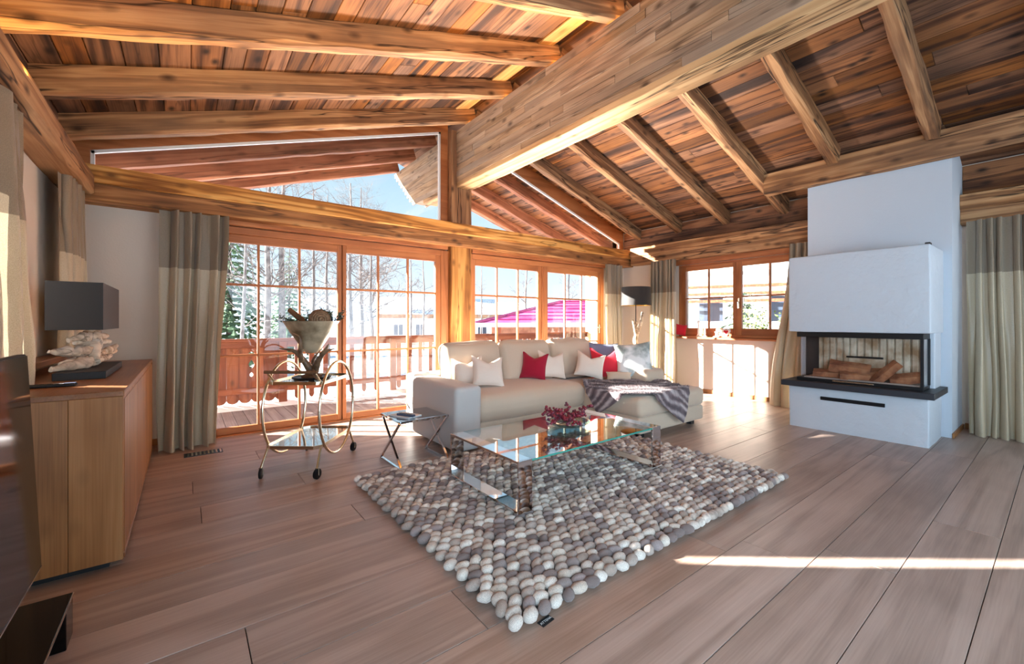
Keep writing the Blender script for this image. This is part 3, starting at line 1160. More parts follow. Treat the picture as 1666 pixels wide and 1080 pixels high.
# eaves beams
timber('eaves_beam', (-0.80, YR, 2.655), (-0.80, 5.515, 2.655), 0.24, 0.175, 'hewn eaves beam along the left wall above the curtains', mat='beam', seed=12, jit=0.005)
rbm = thing('eaves_beam', 'thick hewn eaves beam above the right window, left of the chimney', 'beam', (7.4, 3.9, 2.45))
timber('upper_timber', (7.42, 2.165, 2.80), (7.42, 5.50, 2.80), 0.24, 0.18, None, seed=14, parent=rbm)
timber('lower_timber', (7.43, 2.165, 2.618), (7.43, 5.50, 2.618), 0.22, 0.168, None, seed=15, parent=rbm)
M().box(7.43, 7.494, 2.30, 4.62, 2.362, 2.45, 0.003).build('head_board', 'frame_y', rbm)
rbm = thing('eaves_beam', 'dark brown eaves beam above the far right curtain, right of the chimney', 'beam', (7.4, -1.0, 2.45))
timber('upper_timber', (7.42, YR, 2.80), (7.42, 0.772, 2.80), 0.24, 0.18, None, seed=16, parent=rbm)
timber('lower_timber', (7.43, YR, 2.618), (7.43, 0.772, 2.618), 0.22, 0.168, None, seed=17, parent=rbm)
timber('trimmer_beam', (6.655, -0.07, 3.40), (6.655, 2.65, 3.40), 0.15, 0.29, 'hewn trimmer beam that carries two short rafters in front of the chimney', seed=18)

# posts in the middle of the gable
pm_o = hewn(2.44, 0.366, 0.115, 21, 0.012, 0.003).build('middle_post', 'post', smooth=28, frame=frame_x((3.385, 5.815, 0.0), (0, 0, 1), (0, 1, 0)))
tag(pm_o, 'broad golden hewn post between the two pairs of glazed doors', 'post')
pu = hewn(RZT - 2.765, 0.36, 0.26, 22, 0.012, 0.004).build('king_post', 'beam', smooth=28, frame=frame_x((3.395, 5.96, 2.765), (0, 0, 1), (0, 1, 0)))
tag(pu, 'short upright post on the tie beam under the end of the ridge beam', 'post')

# ================================================================== doors and windows
def sash(parent, name, x0, x1, z0, z1, gx0, gx1, gz, muntx, plane, axis='y', depth=0.06, munt=0.026):
    """one glazed leaf. axis 'y': lies in a plane Y = plane; axis 'x': in a plane X = plane (x0.. are then Y values).
    gz: heights [bottom, rails..., top] of the glass; muntx: middles of the upright glazing bars"""
    a, b = plane - depth / 2, plane + depth / 2
    up, side = ('frame', 'frame_x') if axis == 'y' else ('frame', 'frame_y')

    def bx(m, u0, u1, p0, p1, w0, w1, c=0.004):
        return m.box(u0, u1, p0, p1, w0, w1, c) if axis == 'y' else m.box(p0, p1, u0, u1, w0, w1, c)
    m = M()
    bx(m, x0, gx0, a, b, z0, z1)
    bx(m, gx1, x1, a, b, z0, z1)
    o = m.build(name, up, parent)
    m = M()
    bx(m, gx0, gx1, a, b, z0, gz[0])
    m.build('rail', side, o)
    m = M()
    bx(m, gx0, gx1, a, b, gz[-1], z1)
    m.build('rail', side, o)
    h = munt / 2
    us = [gx0] + list(muntx) + [gx1]
    for u in muntx:
        m = M()
        bx(m, u - h, u + h, plane - 0.022, plane + 0.022, gz[0], gz[-1], 0.004)
        m.build('muntin', up, o)
    for z in gz[1:-1]:
        m = M()
        bx(m, gx0, gx1, plane - 0.020, plane + 0.020, z - h, z + h, 0.004)
        m.build('muntin', side, o)
    for i in range(len(us) - 1):
        for j in range(len(gz) - 1):
            m = M()
            bx(m, us[i] + (h if i else 0), us[i + 1] - (h if i < len(us) - 2 else 0), plane - 0.002, plane + 0.002, gz[j] + (h if j else 0), gz[j + 1] - (h if j < len(gz) - 2 else 0), 0)
            m.build('pane', 'glass', o)
    return o


GZ = [0.085, 0.905, 1.725, 2.205]
# left pair
m = M()
m.box(0.06, 0.15, 5.775, 5.885, 0, 2.38, 0.004)
m.box(3.07, 3.20, 5.775, 5.885, 0, 2.38, 0.004)
d1 = struct(m.build('door_1', 'frame', at=(1.6, 5.83, 0)))
M().box(0.15, 3.07, 5.775, 5.885, 2.30, 2.38, 0.004).build('head_rail', 'frame_x', d1)
M().box(0.06, 3.20, 5.755, 5.90, -0.005, 0.012, 0.003).build('threshold', 'frame_x', d1)
sash(d1, 'sash', 0.15, 1.632, 0.012, 2.30, 0.27, 1.577, GZ, [0.673 + 0.01, 1.125], 5.835)
sash(d1, 'sash', 1.634, 3.07, 0.012, 2.30, 1.682, 2.987, GZ, [2.115, 2.55], 5.815)
# right pair
m = M()
m.box(3.57, 3.63, 5.775, 5.885, 0, 2.38, 0.004)
m.box(6.70, 6.80, 5.775, 5.885, 0, 2.38, 0.004)
d2 = struct(m.build('door_2', 'frame', at=(5.2, 5.83, 0)))
M().box(3.63, 6.70, 5.775, 5.885, 2.30, 2.38, 0.004).build('head_rail', 'frame_x', d2)
M().box(3.57, 6.80, 5.755, 5.90, -0.005, 0.012, 0.003).build('threshold', 'frame_x', d2)
sash(d2, 'sash', 3.63, 5.13, 0.012, 2.30, 3.705, 5.043, GZ, [4.145, 4.595], 5.835)
s2 = sash(d2, 'sash', 5.165, 6.70, 0.012, 2.30, 5.262, 6.622, GZ, [5.716, 6.168], 5.815)
m = M()
m.box(6.645, 6.675, 5.772, 5.785, 1.06, 1.24, 0.003)
m.tube([(6.66, 5.775, 1.18), (6.66, 5.735, 1.18)], 0.009, 8)
m.tube([(6.66, 5.738, 1.18), (6.55, 5.732, 1.18)], 0.009, 8)
m.build('door_handle', 'nickel', d2, smooth=40)
M().box(5.13, 5.165, 5.79, 5.86, 0.012, 2.30, 0.003).build('meeting_stile', 'frame', d2)


# gable triangles
def gable_glass(name, outer, inner, bead):
    y0, y1 = 5.83, 5.93
    m = M()
    n = len(outer)
    for i in range(n):
        j = (i + 1) % n
        m.prism([outer[i], outer[j], inner[j], inner[i]], 'y', y0, y1)
    o = struct(m.build(name, 'frame_x', at=(outer[0][0], 5.87, outer[0][1])))
    M().prism(inner, 'y', 5.878, 5.882).build('pane', 'glass', o)
    for i in bead:
        j = (i + 1) % n
        a, b = Vector(inner[i]), Vector(inner[j])
        c = (sum((Vector(p) for p in inner), Vector((0, 0)))) / n
        d = (b - a).normalized()
        nn = Vector((-d.y, d.x))
        if (c - a).dot(nn) < 0:
            nn = -nn
        m = M().prism([tuple(a), tuple(b), tuple(b + nn * 0.03), tuple(a + nn * 0.03)], 'y', 5.845, 5.875)
        m.build('glazing_bead', 'white_paint', o)
    return o


gable_glass('window_2', [(-0.95, 2.76), (-0.95, zl(-0.95)), (3.22, zl(3.22)), (3.22, 2.76)], [(-0.745, 2.80), (-0.745, 2.985), (3.10, 4.205), (3.10, 2.80)], [0, 1, 2])
gable_glass('window_3', [(3.57, 2.76), (3.57, zr(3.57)), (7.50, zr(7.50)), (7.50, 2.76)], [(3.64, 2.80), (3.64, zr(3.64) - 0.24), (7.40, zr(7.40) - 0.26), (7.40, 2.80)], [1, 2])

# right wall window
m = M()
m.box(7.495, 7.585, RY0, RY0 + 0.04, RZ0, RZ1, 0.004)
m.box(7.495, 7.585, RY1 - 0.04, RY1, RZ0, RZ1, 0.004)
w1 = struct(m.build('window_1', 'frame', at=(7.54, 3.44, 1.02)))
M().box(7.495, 7.585, RY0 + 0.04, RY1 - 0.04, RZ0, RZ0 + 0.045, 0.004).build('frame_rail', 'frame_y', w1)
M().box(7.495, 7.585, RY0 + 0.04, RY1 - 0.04, RZ1 - 0.04, RZ1, 0.004).build('frame_rail', 'frame_y', w1)
WZ = [1.176, 1.725, 2.243]
sash(w1, 'sash', 3.455, 4.48, 1.065, 2.32, 3.512, 4.386, WZ, [3.949], 7.535, 'x')
sash(w1, 'sash', 2.41, 3.453, 1.065, 2.32, 2.49, 3.363, WZ, [2.927], 7.525, 'x')
m = M()
m.box(7.478, 7.494, 3.39, 3.42, 1.52, 1.70, 0.003)
m.tube([(7.48, 3.405, 1.63), (7.445, 3.405, 1.63), (7.445, 3.40, 1.52)], 0.009, 8)
m.build('window_handle', 'brass', w1, smooth=40)
M().box(7.27, 7.497, 2.30, 4.62, 0.985, 1.02, 0.006).build('window_sill', 'frame_y', w1)

# window at the other side of the chimney (its edge shows past the far right curtain)
m = M()
m.box(7.495, 7.585, 0.53, 0.60, 0.10, 2.36, 0.004)
m.box(7.495, 7.585, -2.6, -2.53, 0.10, 2.36, 0.004)
m.box(7.495, 7.585, -1.05, -0.95, 0.10, 2.36, 0.004)
w5 = struct(m.build('window_5', 'frame', at=(7.54, -1, 0.1)))
for z0, z1 in ((0.10, 0.20), (2.27, 2.36)):
    M().box(7.495, 7.585, -2.53, 0.53, z0, z1, 0.004).build('frame_rail', 'frame_y', w5)
for (a, b) in ((-0.95, 0.53), (-2.53, -1.05)):
    M().box(7.538, 7.542, a, b, 0.20, 2.27).build('pane', 'glass', w5)
for z in (0.905, 1.725):
    M().box(7.52, 7.56, -2.53, 0.53, z - 0.013, z + 0.013, 0.003).build('muntin', 'frame_y', w5)
for y in (-0.2, 0.17):
    M().box(7.52, 7.56, y - 0.013, y + 0.013, 0.2, 2.27, 0.003).build('muntin', 'frame', w5)

# left wall window, hidden behind the near curtain
m = M()
m.box(-1.20, -1.13, WY0, WY0 + 0.06, WZ0, WZ1, 0.004)
m.box(-1.20, -1.13, WY1 - 0.06, WY1, WZ0, WZ1, 0.004)
w4 = struct(m.build('window_4', 'frame', at=(-1.16, 3.2, 1.0)))
M().box(-1.20, -1.13, WY0 + 0.06, WY1 - 0.06, WZ0, WZ0 + 0.07, 0.004).build('frame_rail', 'frame_y', w4)
M().box(-1.20, -1.13, WY0 + 0.06, WY1 - 0.06, WZ1 - 0.07, WZ1, 0.004).build('frame_rail', 'frame_y', w4)
M().box(-1.167, -1.163, WY0 + 0.06, WY1 - 0.06, WZ0 + 0.07, WZ1 - 0.07).build('pane', 'glass', w4)


# ================================================================== curtains
def curtain(label, p0, p1, n, ztop, folds, seed, b0=0.0, b1=0.0, push=0.0, amp=0.042, seam=1.85, zbot=0.006, nu=None, gather=0.0):
    """hangs from p0 to p1 (plan), pleats swell along n; b0, b1 shift the lower corners along p0->p1; push moves the hem into the room"""
    p0, p1, n = Vector(p0), Vector(p1), Vector(n)
    d = (p1 - p0)
    rnd = random.Random(seed)
    ph = rnd.uniform(0, 6)
    root = thing('curtain', label, 'curtain', ((p0.x + p1.x) / 2, (p0.y + p1.y) / 2, 0))
    nu = nu or folds * 14

    def pos(s, z):
        t = 1 - (z - zbot) / (ztop - zbot)          # 0 at the top
        k = t * t * (3 - 2 * t)
        a = p0 - d.normalized() * (b0 * k * 1.0) * 1.0
        b = p1 + d.normalized() * (b1 * k * 1.0)
        sw = s + 0.035 * sin(2 * pi * s * 1.7 + ph) + 0.02 * sin(2 * pi * s * 3.1 + ph + 3 * t)
        q = a + (b - a) * s
        w = folds * sw
        A = amp * (0.95 + 0.6 * k) * (0.75 + 0.5 * noise.noise(Vector((s * folds * 0.7, seed, t * 0.6))))
        off = A * sin(2 * pi * w + ph + 0.5 * noise.noise(Vector((s * 5, t * 2.2, seed + 9.0)))) + 0.35 * A * sin(4 * pi * w + 1.3 * ph)
        off += 0.02 * noise.noise(Vector((s * 9, t * 4.0, seed + 4.0))) * k
        lat = 0.015 * sin(4 * pi * w + ph) + 0.03 * k * noise.noise(Vector((s * 6, seed + 2.0, t * 2)))
        q = q + n * (off + push * k) + d.normalized() * lat
        return (q.x, q.y, z)

    def part(name, mat, za, zb, nv):
        m = M().grid(lambda u, v: pos(u, za + (zb - za) * v), nu, nv)
        return m.build(name, mat, root, smooth=180)
    part('top_band', 'band', ztop, seam, 6)
    part('lower_panel', 'curtain', seam, zbot, 22)
    return root


curtain('champagne silk curtain with a taupe band, left of the glazed doors behind the floor vent', (-0.20, 5.60), (0.36, 5.60), (0, -1), 2.443, 5, 3, b0=0.02, b1=-0.10, push=0.12, amp=0.062)
curtain('narrow silk curtain between the glazed door and the corner floor lamp', (6.64, 5.58), (7.08, 5.58), (0, -1), 2.443, 5, 4, push=0.03)
curtain('sunlit silk curtain between the corner floor lamp and the right window', (7.22, 4.95), (7.22, 4.42), (-1, 0), 2.46, 6, 5, push=0.04, b0=-0.02, b1=0.02)
curtain('silk curtain that peeps out behind the left side of the fireplace', (7.21, 2.55), (7.21, 2.20), (-1, 0), 2.46, 4, 6, b0=0.26, push=0.03)
curtain('wide shaded curtain at the right picture edge, beside the chimney', (7.20, 0.70), (7.20, 0.25), (-1, 0), 2.46, 5, 7, push=0.05, b0=-0.02, b1=0.06, amp=0.058)
curtain('curtain on the left wall in front, next to the television', (-0.77, 2.35), (-0.77, 3.58), (1, 0), 2.483, 8, 8, push=0.02, seam=1.85, zbot=0.94, amp=0.05)
curtain('curtain on the left wall behind the table lamp, over the oak ledge', (-0.77, 4.80), (-0.77, 5.46), (1, 0), 2.483, 6, 9, push=0.01, zbot=1.035, amp=0.045)

# ================================================================== fireplace
fp = thing('fireplace', 'white plastered fireplace with a three-sided glass firebox and chimney breast', 'fireplace', (6.4, 1.49, 0))


def plaster_block(x0, x1, y0, y1, z0, z1, seed, amp=0.006, n=7):
    m = M().rbox(x0, x1, y0, y1, z0, z1, 0.016, n=n, wob=amp, seed=seed)
    return m


plaster_block(6.025, 6.76, 0.857, 2.128, -0.02, 0.51, 1).build('base', 'plaster', fp, smooth=50)
M().box(5.92, 6.70, 0.80, 2.18, 0.508, 0.575, 0.004).build('hearth_slab', 'slate', fp)
plaster_block(6.40, 6.76, 0.862, 2.125, 0.56, 1.20, 2, 0.002).build('back_block', 'plaster_fine', fp, smooth=50)
plaster_block(6.02, 6.765, 0.845, 2.13, 1.172, 2.097, 3).build('hood', 'plaster', fp, smooth=50)
m = M().prism([(6.765, 0), (7.5, 0), (7.5, zr(7.5) + 0.03), (6.765, zr(6.765) + 0.03)], 'y', 0.775, 2.16)
m.build('chimney_breast', 'plaster_fine', fp)
m = M()
m.box(6.05, 6.39, 0.90, 2.05, 1.110, 1.170, 0.003)                   # upper steel frame
m.box(6.05, 6.39, 0.90, 2.05, 0.576, 0.612, 0.003)
m.box(6.05, 6.075, 0.90, 0.925, 0.61, 1.112)                       # right front corner bar
m.box(6.36, 6.39, 0.895, 0.925, 0.61, 1.112)
m.box(6.36, 6.39, 1.99, 2.05, 0.61, 1.112)
m.build('firebox_frame', 'iron', fp)
M().box(6.375, 6.395, 0.925, 1.99, 0.61, 1.11).build('firebox_back', 'firebrick', fp)
n = 15
for i in range(n):
    y = 0.945 + i * (1.90 - 0.945) / (n - 1)
    M().box(6.352, 6.376, y - 0.026, y + 0.026, 0.615, 1.108, 0.006).build('fireclay_rib', 'firebrick', fp)
M().box(6.345, 6.376, 1.905, 1.99, 0.612, 1.11).build('dark_side_panel', 'iron', fp)
M().box(6.325, 6.354, 1.28, 1.62, 0.865, 0.885, 0.002).build('air_bar', 'iron', fp)
M().box(6.338, 6.353, 1.27, 1.60, 0.70, 0.862, 0.003).build('back_plate', 'firebrick', fp)
M().box(6.08, 6.35, 0.93, 1.98, 0.612, 0.628).build('ash_bed', 'ash', fp)
M().box(6.052, 6.057, 0.925, 2.045, 0.612, 1.112).build('glass_pane', 'glass', fp)
M().box(6.057, 6.36, 2.040, 2.045, 0.612, 1.112).build('glass_pane', 'glass', fp)
M().box(6.075, 6.36, 0.905, 0.910, 0.612, 1.112).build('glass_pane', 'glass', fp)
M().box(6.035, 6.05, 1.30, 1.68, 0.592, 0.606, 0.002).build('steel_handle', 'nickel', fp)
M().box(6.008, 6.03, 1.20, 1.79, 0.365, 0.405, 0.003).build('air_slot', 'iron', fp)
# split logs
rnd = random.Random(3)
logs = [('long split log lying at the left end of the firebox', (6.20, 1.74, 0.665), 0.34, (0.1, -1, 0.02), 0.06),
        ('large wedge-shaped log lying across the pile in the firebox', (6.22, 1.56, 0.745), 0.38, (0.15, -1, -0.12), 0.085),
        ('log end with a pale cut face in the middle of the firebox', (6.16, 1.50, 0.665), 0.28, (0.35, -1, 0), 0.062),
        ('dark bark log behind the middle of the firebox pile', (6.26, 1.33, 0.69), 0.32, (0.1, -1, 0.06), 0.075),
        ('triangular log leaning upright right of the middle of the firebox', (6.17, 1.22, 0.72), 0.32, (0.15, -0.75, 0.85), 0.066),
        ('short split log at the right end of the firebox', (6.19, 1.06, 0.675), 0.27, (0.2, -1, 0.18), 0.07)]
for k, (lab, c, L, d, r) in enumerate(logs):
    d = Vector(d).normalized()
    fr = frame_x(Vector(c), d)
    prof = [(-r * 1.05, -r * 0.7), (r * 1.05, -r * 0.75), (r * 0.75, r * 0.35), (0.05 * r, r * 0.95), (-r * 0.85, r * 0.3)]
    nseg = 5
    m = M()
    vs, fs = [], []
    for i in range(nseg + 1):
        x = -L / 2 + L * i / nseg
        kx = 1 - 0.12 * abs(i / nseg - 0.5)
        for (a, b) in prof:
            vs.append((x, a * kx + rnd.uniform(-.006, .006), b * kx + rnd.uniform(-.006, .006)))
    q = len(prof)
    for i in range(nseg):
        for j in range(q):
            fs.append((i * q + j, i * q + (j + 1) % q, (i + 1) * q + (j + 1) % q, (i + 1) * q + j))
    fs += [tuple(range(q)), tuple(nseg * q + j for j in range(q - 1, -1, -1))]
    m.add(vs, fs)
    tag(m.build('firewood_log', 'log', frame=fr), lab, 'log', 'split logs in the firebox')
m = M().box(6.30, 6.36, 0.93, 1.17, 2.102, 2.118, 0.003)
m.tube([(6.33, 1.17, 2.108), (6.31, 1.26, 2.106), (6.34, 1.36, 2.106), (6.37, 1.46, 2.106)], 0.006, 6)
m.box(6.14, 6.22, 0.862, 0.905, 2.100, 2.126, 0.004)
m.tube([(6.22, 0.885, 2.11), (6.27, 0.90, 2.107), (6.31, 0.94, 2.108)], 0.006, 6)
tag(m.build('cable_sensor', 'black'), 'small black device with a cable lying on the fireplace hood', 'device')

# ================================================================== sofa
sf = thing('sofa', 'large beige corner sofa with a chaise and a pale grey left arm', 'sofa', (3.6, 3.9, 0))
M().rbox(2.045, 2.355, 3.55, 4.72, 0.03, 0.668, 0.055, n=5, wob=0.004, seed=1).build('armrest', 'sofa_grey', sf, smooth=60)
M().rbox(4.83, 5.25, 3.36, 4.72, 0.05, 0.655, 0.07, n=5, wob=0.004, seed=2).build('armrest', 'sofa', sf, smooth=60)
M().rbox(2.05, 5.25, 4.54, 4.74, 0.04, 0.70, 0.05, n=10, wob=0.003).build('back_frame', 'sofa_grey', sf, smooth=60)
M().rbox(2.35, 3.95, 3.66, 4.56, 0.05, 0.26, 0.03, n=6).build('seat_base', 'sofa', sf, smooth=60)
M().rbox(2.355, 3.955, 3.60, 4.58, 0.245, 0.545, 0.12, bulge=(0, 0, 0.035), n=8, wob=0.006, seed=4).build('seat_cushion', 'sofa', sf, smooth=60)
M().rbox(3.905, 5.24, 2.815, 4.56, 0.06, 0.245, 0.035, n=8, wob=0.003, seed=6).build('chaise_base', 'sofa', sf, smooth=60)
M().rbox(3.90, 5.25, 2.80, 4.56, 0.240, 0.465, 0.07, bulge=(0, 0, 0.025), n=9, wob=0.007, seed=7).build('chaise_cushion', 'sofa', sf, smooth=60)
for i, (x0, x1) in enumerate(((2.37, 3.17), (3.19, 4.03), (4.05, 4.86))):
    m = M().rbox(x0, x1, -0.11, 0.11, 0.0, 0.55, 0.075, bulge=(0.0, 0.075, 0.02), n=9, wob=0.022, seed=10 + i)
    m.xf(Matrix.Translation((0, 4.37, 0.50)) @ Matrix.Rotation(radians(-13), 4, 'X'))
    m.build('back_cushion', 'sofa', sf, smooth=60)
for (x, y) in ((5.10, 2.92), (4.05, 2.92), (2.2, 3.7), (2.2, 4.6), (5.1, 4.6), (3.3, 3.75)):
    M().box(x - 0.035, x + 0.035, y - 0.035, y + 0.035, 0.0, 0.07, 0.004).build('foot', 'black', sf)


def pillow(label, c, w, h, t, yaw, lean, roll, mat, dent=0.0, name='throw_pillow', group=None):
    """soft square cushion with pinched corners; c is the middle of its lower edge, yaw turns its face, lean tips it back, roll turns it in its plane"""
    N_ = 14
    m = M()

    def P(u, v, sgn):
        a, b = 2 * u - 1, 2 * v - 1
        pin = 1 - 0.10 * (1 - abs(a) ** 2.0) * abs(b) ** 6 - 0.0
        pin2 = 1 - 0.10 * (1 - abs(b) ** 2.0) * abs(a) ** 6
        th_ = t / 2 * (max(0, (1 - abs(a) ** 2.6)) * max(0, (1 - abs(b) ** 2.6))) ** 0.55
        x = a * w / 2 * pin2
        z = b * h / 2 * pin
        if dent:
            z -= dent * h * max(0, 1 - (abs(a) / 0.85) ** 1.0) * (max(0, (b + 0.3) / 1.3)) ** 2
            th_ *= 1 - 0.35 * max(0, 1 - abs(a) / 0.4) * max(0, b)
        wv = 0.006 * noise.noise(Vector((a * 2.3, b * 2.3, w * 31 + sgn)))
        return (x, sgn * th_ + wv, z)
    m.grid(lambda u, v: P(u, v, -1), N_, N_)
    m.grid(lambda u, v: P(u, v, 1), N_, N_)
    # weld the rim
    key, remap, nv = {}, [], []
    for p in m.v:
        k = (round(p[0], 4), round(p[2], 4), round(p[1], 3) if abs(p[1]) > 0.012 else 0)
        remap.append(len(nv))
        nv.append(p)
    R = Matrix.Translation(Vector(c)) @ Matrix.Rotation(yaw, 4, 'Z') @ Matrix.Rotation(-lean, 4, 'X') @ Matrix.Translation((0, 0, h / 2 * (abs(cos(roll)) + abs(sin(roll)) * w / h))) @ Matrix.Rotation(roll, 4, 'Y')
    m.xf(R)
    return tag(m.build(name, mat, smooth=180, at=c), label, 'pillow', group)


PG = 'throw pillows on the sofa'
pillow('cream throw pillow beside the grey sofa arm, partly hidden by its neighbour', (2.53, 4.10, 0.555), 0.36, 0.34, 0.15, radians(-28), radians(22), radians(-6), 'cream', 0.24, group=PG)
pillow('cream throw pillow, second from the grey sofa arm and in full view', (2.70, 3.92, 0.555), 0.38, 0.36, 0.15, radians(-14), radians(24), radians(5), 'cream', 0.22, group=PG)
pillow('dark raspberry throw pillow in the middle of the sofa', (3.48, 4.10, 0.555), 0.34, 0.35, 0.14, radians(-52), radians(18), radians(4), 'red', 0.20, group=PG)
pillow('white throw pillow right of the raspberry one', (3.74, 3.98, 0.555), 0.38, 0.36, 0.15, radians(-12), radians(22), radians(7), 'cream', 0.20, group=PG)
pillow('beige throw pillow tucked in front of the bright red one', (4.36, 3.92, 0.50), 0.40, 0.36, 0.16, radians(-36), radians(22), radians(12), 'cream', 0.24, group=PG)
pillow('bright red throw pillow with a sagging top near the sofa corner', (4.66, 3.90, 0.50), 0.44, 0.44, 0.15, radians(-40), radians(14), radians(-2), 'bright_red', 0.30, group=PG)
pillow('slate blue cushion that peeps over the bright red pillow', (4.90, 4.18, 0.52), 0.46, 0.46, 0.16, radians(-40), radians(12), radians(3), 'blue', 0.0, group=PG)
pillow('big white pillow with a grey print against the right sofa arm', (4.86, 3.60, 0.49), 0.50, 0.50, 0.18, radians(-52), radians(12), radians(-6), 'pattern', 0.0, group=PG)
pillow('small grey-beige pillow lying low before the printed pillow', (4.62, 3.66, 0.485), 0.34, 0.15, 0.12, radians(-48), radians(34), radians(0), 'sofa', 0.0, group=PG)

# fur throw over the chaise -----------------------------------------------------------------------
A_, B_, C_, D_ = Vector((4.30, 4.02)), Vector((5.18, 3.34)), Vector((4.62, 2.40)), Vector((3.60, 3.34))
MIDB = Vector((3.93, 2.78))


def sheet(u, v):
    top = A_.lerp(B_, u)
    bot = D_.lerp(MIDB, u * 2) if False else (D_ * (1 - u) ** 2 + MIDB * 2 * u * (1 - u) + C_ * u * u)
    p = top.lerp(bot, v)
    return p


def drape(p):
    ztop = 0.478 + 0.022
    x, y = p.x, p.y
    e1 = max(0.0, 2.79 - y)
    e2 = max(0.0, 3.885 - x) if y < 3.60 else 0.0
    if y >= 3.60 and x < 3.95:
        ztop += 0.06
    z = ztop - e1 - e2
    if e1 > 0:
        y = 2.79 - 0.018 - 0.05 * min(1, e1 / 0.3)
        if e1 < 0.06:
            z = ztop - e1 * e1 / 0.12
            y = 2.79 - 0.018 * e1 / 0.06
    if e2 > 0:
        x = 3.885 - 0.018 - 0.04 * min(1, e2 / 0.25)
        if e2 < 0.06:
            z = ztop - e2 * e2 / 0.12
            x = 3.885 - 0.018 * e2 / 0.06
    return Vector((x, y, z))


def fur_point(u, v, lift=0.0):
    w = sin(v * 26 + 3.0 * sin(u * 3.2) + u * 5)
    p = drape(sheet(u, v))
    f = 0.012 * w + 0.018 * noise.noise(Vector((u * 4, v * 4, 2.2)))
    return p + Vector((-0.35 * f if p.z < 0.46 else 0, -0.6 * f if p.z < 0.46 else 0, f if p.z >= 0.44 else 0.3 * f)) + Vector((0, 0, lift))


def stripe_val(u, v):
    w = 0.5 + 0.5 * sin(v * 74 + 4.0 * sin(u * 3.0 + 1) + u * 9 + 4.0 * noise.noise(Vector((u * 2.5, v * 2.5, 3))) + 2.5 * noise.noise(Vector((u * 6, v * 6, 7))))
    w = 0.22 + 0.56 * w + 0.22 * noise.noise(Vector((u * 9, v * 9, 4)))
    return max(0, min(1, w + 0.22 * noise.noise(Vector((u * 40, v * 40, 1)))))


nu_, nv_ = 60, 60
m = M().grid(lambda u, v: fur_point(u, v), nu_, nv_)
vals = [stripe_val(i / nu_, j / nv_) for i in range(nu_ + 1) for j in range(nv_ + 1)]
thr = m.build('fur_throw', 'fur', smooth=180, at=(4.4, 3.3, 0.24))
at_ = thr.data.attributes.new('stripe', 'FLOAT', 'POINT')
at_.data.foreach_set('value', vals)
tag(thr, 'grey and brown striped fur throw draped over the chaise', 'throw')
m = M()
vals = []
rnd = random.Random(77)
for k in range(15000):
    u, v = rnd.random(), rnd.random()
    p = fur_point(u, v)
    q = fur_point(min(1, u + 0.01), v)
    r_ = fur_point(u, min(1, v + 0.01))
    nrm = (q - p).cross(r_ - p)
    if nrm.length < 1e-9:
        continue
    nrm.normalize()
    if nrm.z < 0 and p.z > 0.44:
        nrm = -nrm
    if p.z <= 0.44 and nrm.dot(Vector((-0.6, -0.8, 0.1))) < 0:
        nrm = -nrm
    tdir = (r_ - p).normalized()
    L = rnd.uniform(0.014, 0.028)
    tip = p + (nrm * 0.75 + tdir * rnd.uniform(0.3, 0.9) + Vector((rnd.uniform(-.4, .4), rnd.uniform(-.4, .4), rnd.uniform(-.2, .2)))).normalized() * L
    sd = nrm.cross(tdir).normalized() * 0.0022
    m.add([p - sd, p + sd, tip], [(0, 1, 2)])
    s_ = stripe_val(u, v)
    vals += [s_ * 0.85, s_ * 0.85, min(1, s_ * 1.15 + 0.05)]
fur = M()
me = bpy.data.meshes.new('fur')
o_ = Vector((4.4, 3.3, 0.24))
me.from_pydata([tuple(Vector(p) - o_) for p in m.v], [], m.f)
me.materials.append(MT['fur'])
a2_ = me.attributes.new('stripe', 'FLOAT', 'POINT')
a2_.data.foreach_set('value', vals)
stuff(put(me, 'fur', Matrix.Translation(o_), thr))

# ================================================================== sideboard with lamp, remote, television
sb = thing('sideboard', 'long oak sideboard with flat doors under the oak ledge', 'sideboard', (-0.57, 4.2, 0))
SX0, SX1, SY0, SY1 = -0.875, -0.262, 3.03, 5.395
M().box(SX0, SX1, SY0 + 0.022, SY1 - 0.022, 0.045, 0.905).build('body', 'oak', sb)
M().box(SX0, SX1 + 0.004, SY0, SY1, 0.905, 0.935, 0.003).build('top', 'oak_x', sb)
for i in range(3):                                             # the near side is glued up from three wide oak staves
    xa = SX0 + (SX1 - SX0) * i / 3
    xb = SX0 + (SX1 - SX0) * (i + 1) / 3
    M().box(xa + 0.0008, xb - 0.0008, SY0, SY0 + 0.022, 0.045, 0.905, 0.0015).build('side_panel', 'oak', sb)
M().box(SX0, SX1 + 0.004, SY1 - 0.022, SY1, 0.045, 0.905, 0.002).build('side_panel', 'oak', sb)
M().box(SX0, SX1 + 0.004, SY0 + 0.022, SY1 - 0.022, 0.045, 0.068, 0.002).build('bottom_rail', 'oak_x', sb)
yy = [SY0 + 0.028, 3.88, 4.56, SY1 - 0.028]
for a, b in zip(yy[:-1], yy[1:]):
    M().box(SX1 - 0.006, SX1 + 0.003, a + 0.002, b - 0.002, 0.074, 0.888, 0.002).build('door', 'oak', sb)
M().box(SX0 + 0.05, SX1 - 0.06, SY0 + 0.06, SY1 - 0.06, 0.0, 0.05).build('plinth', 'black', sb)

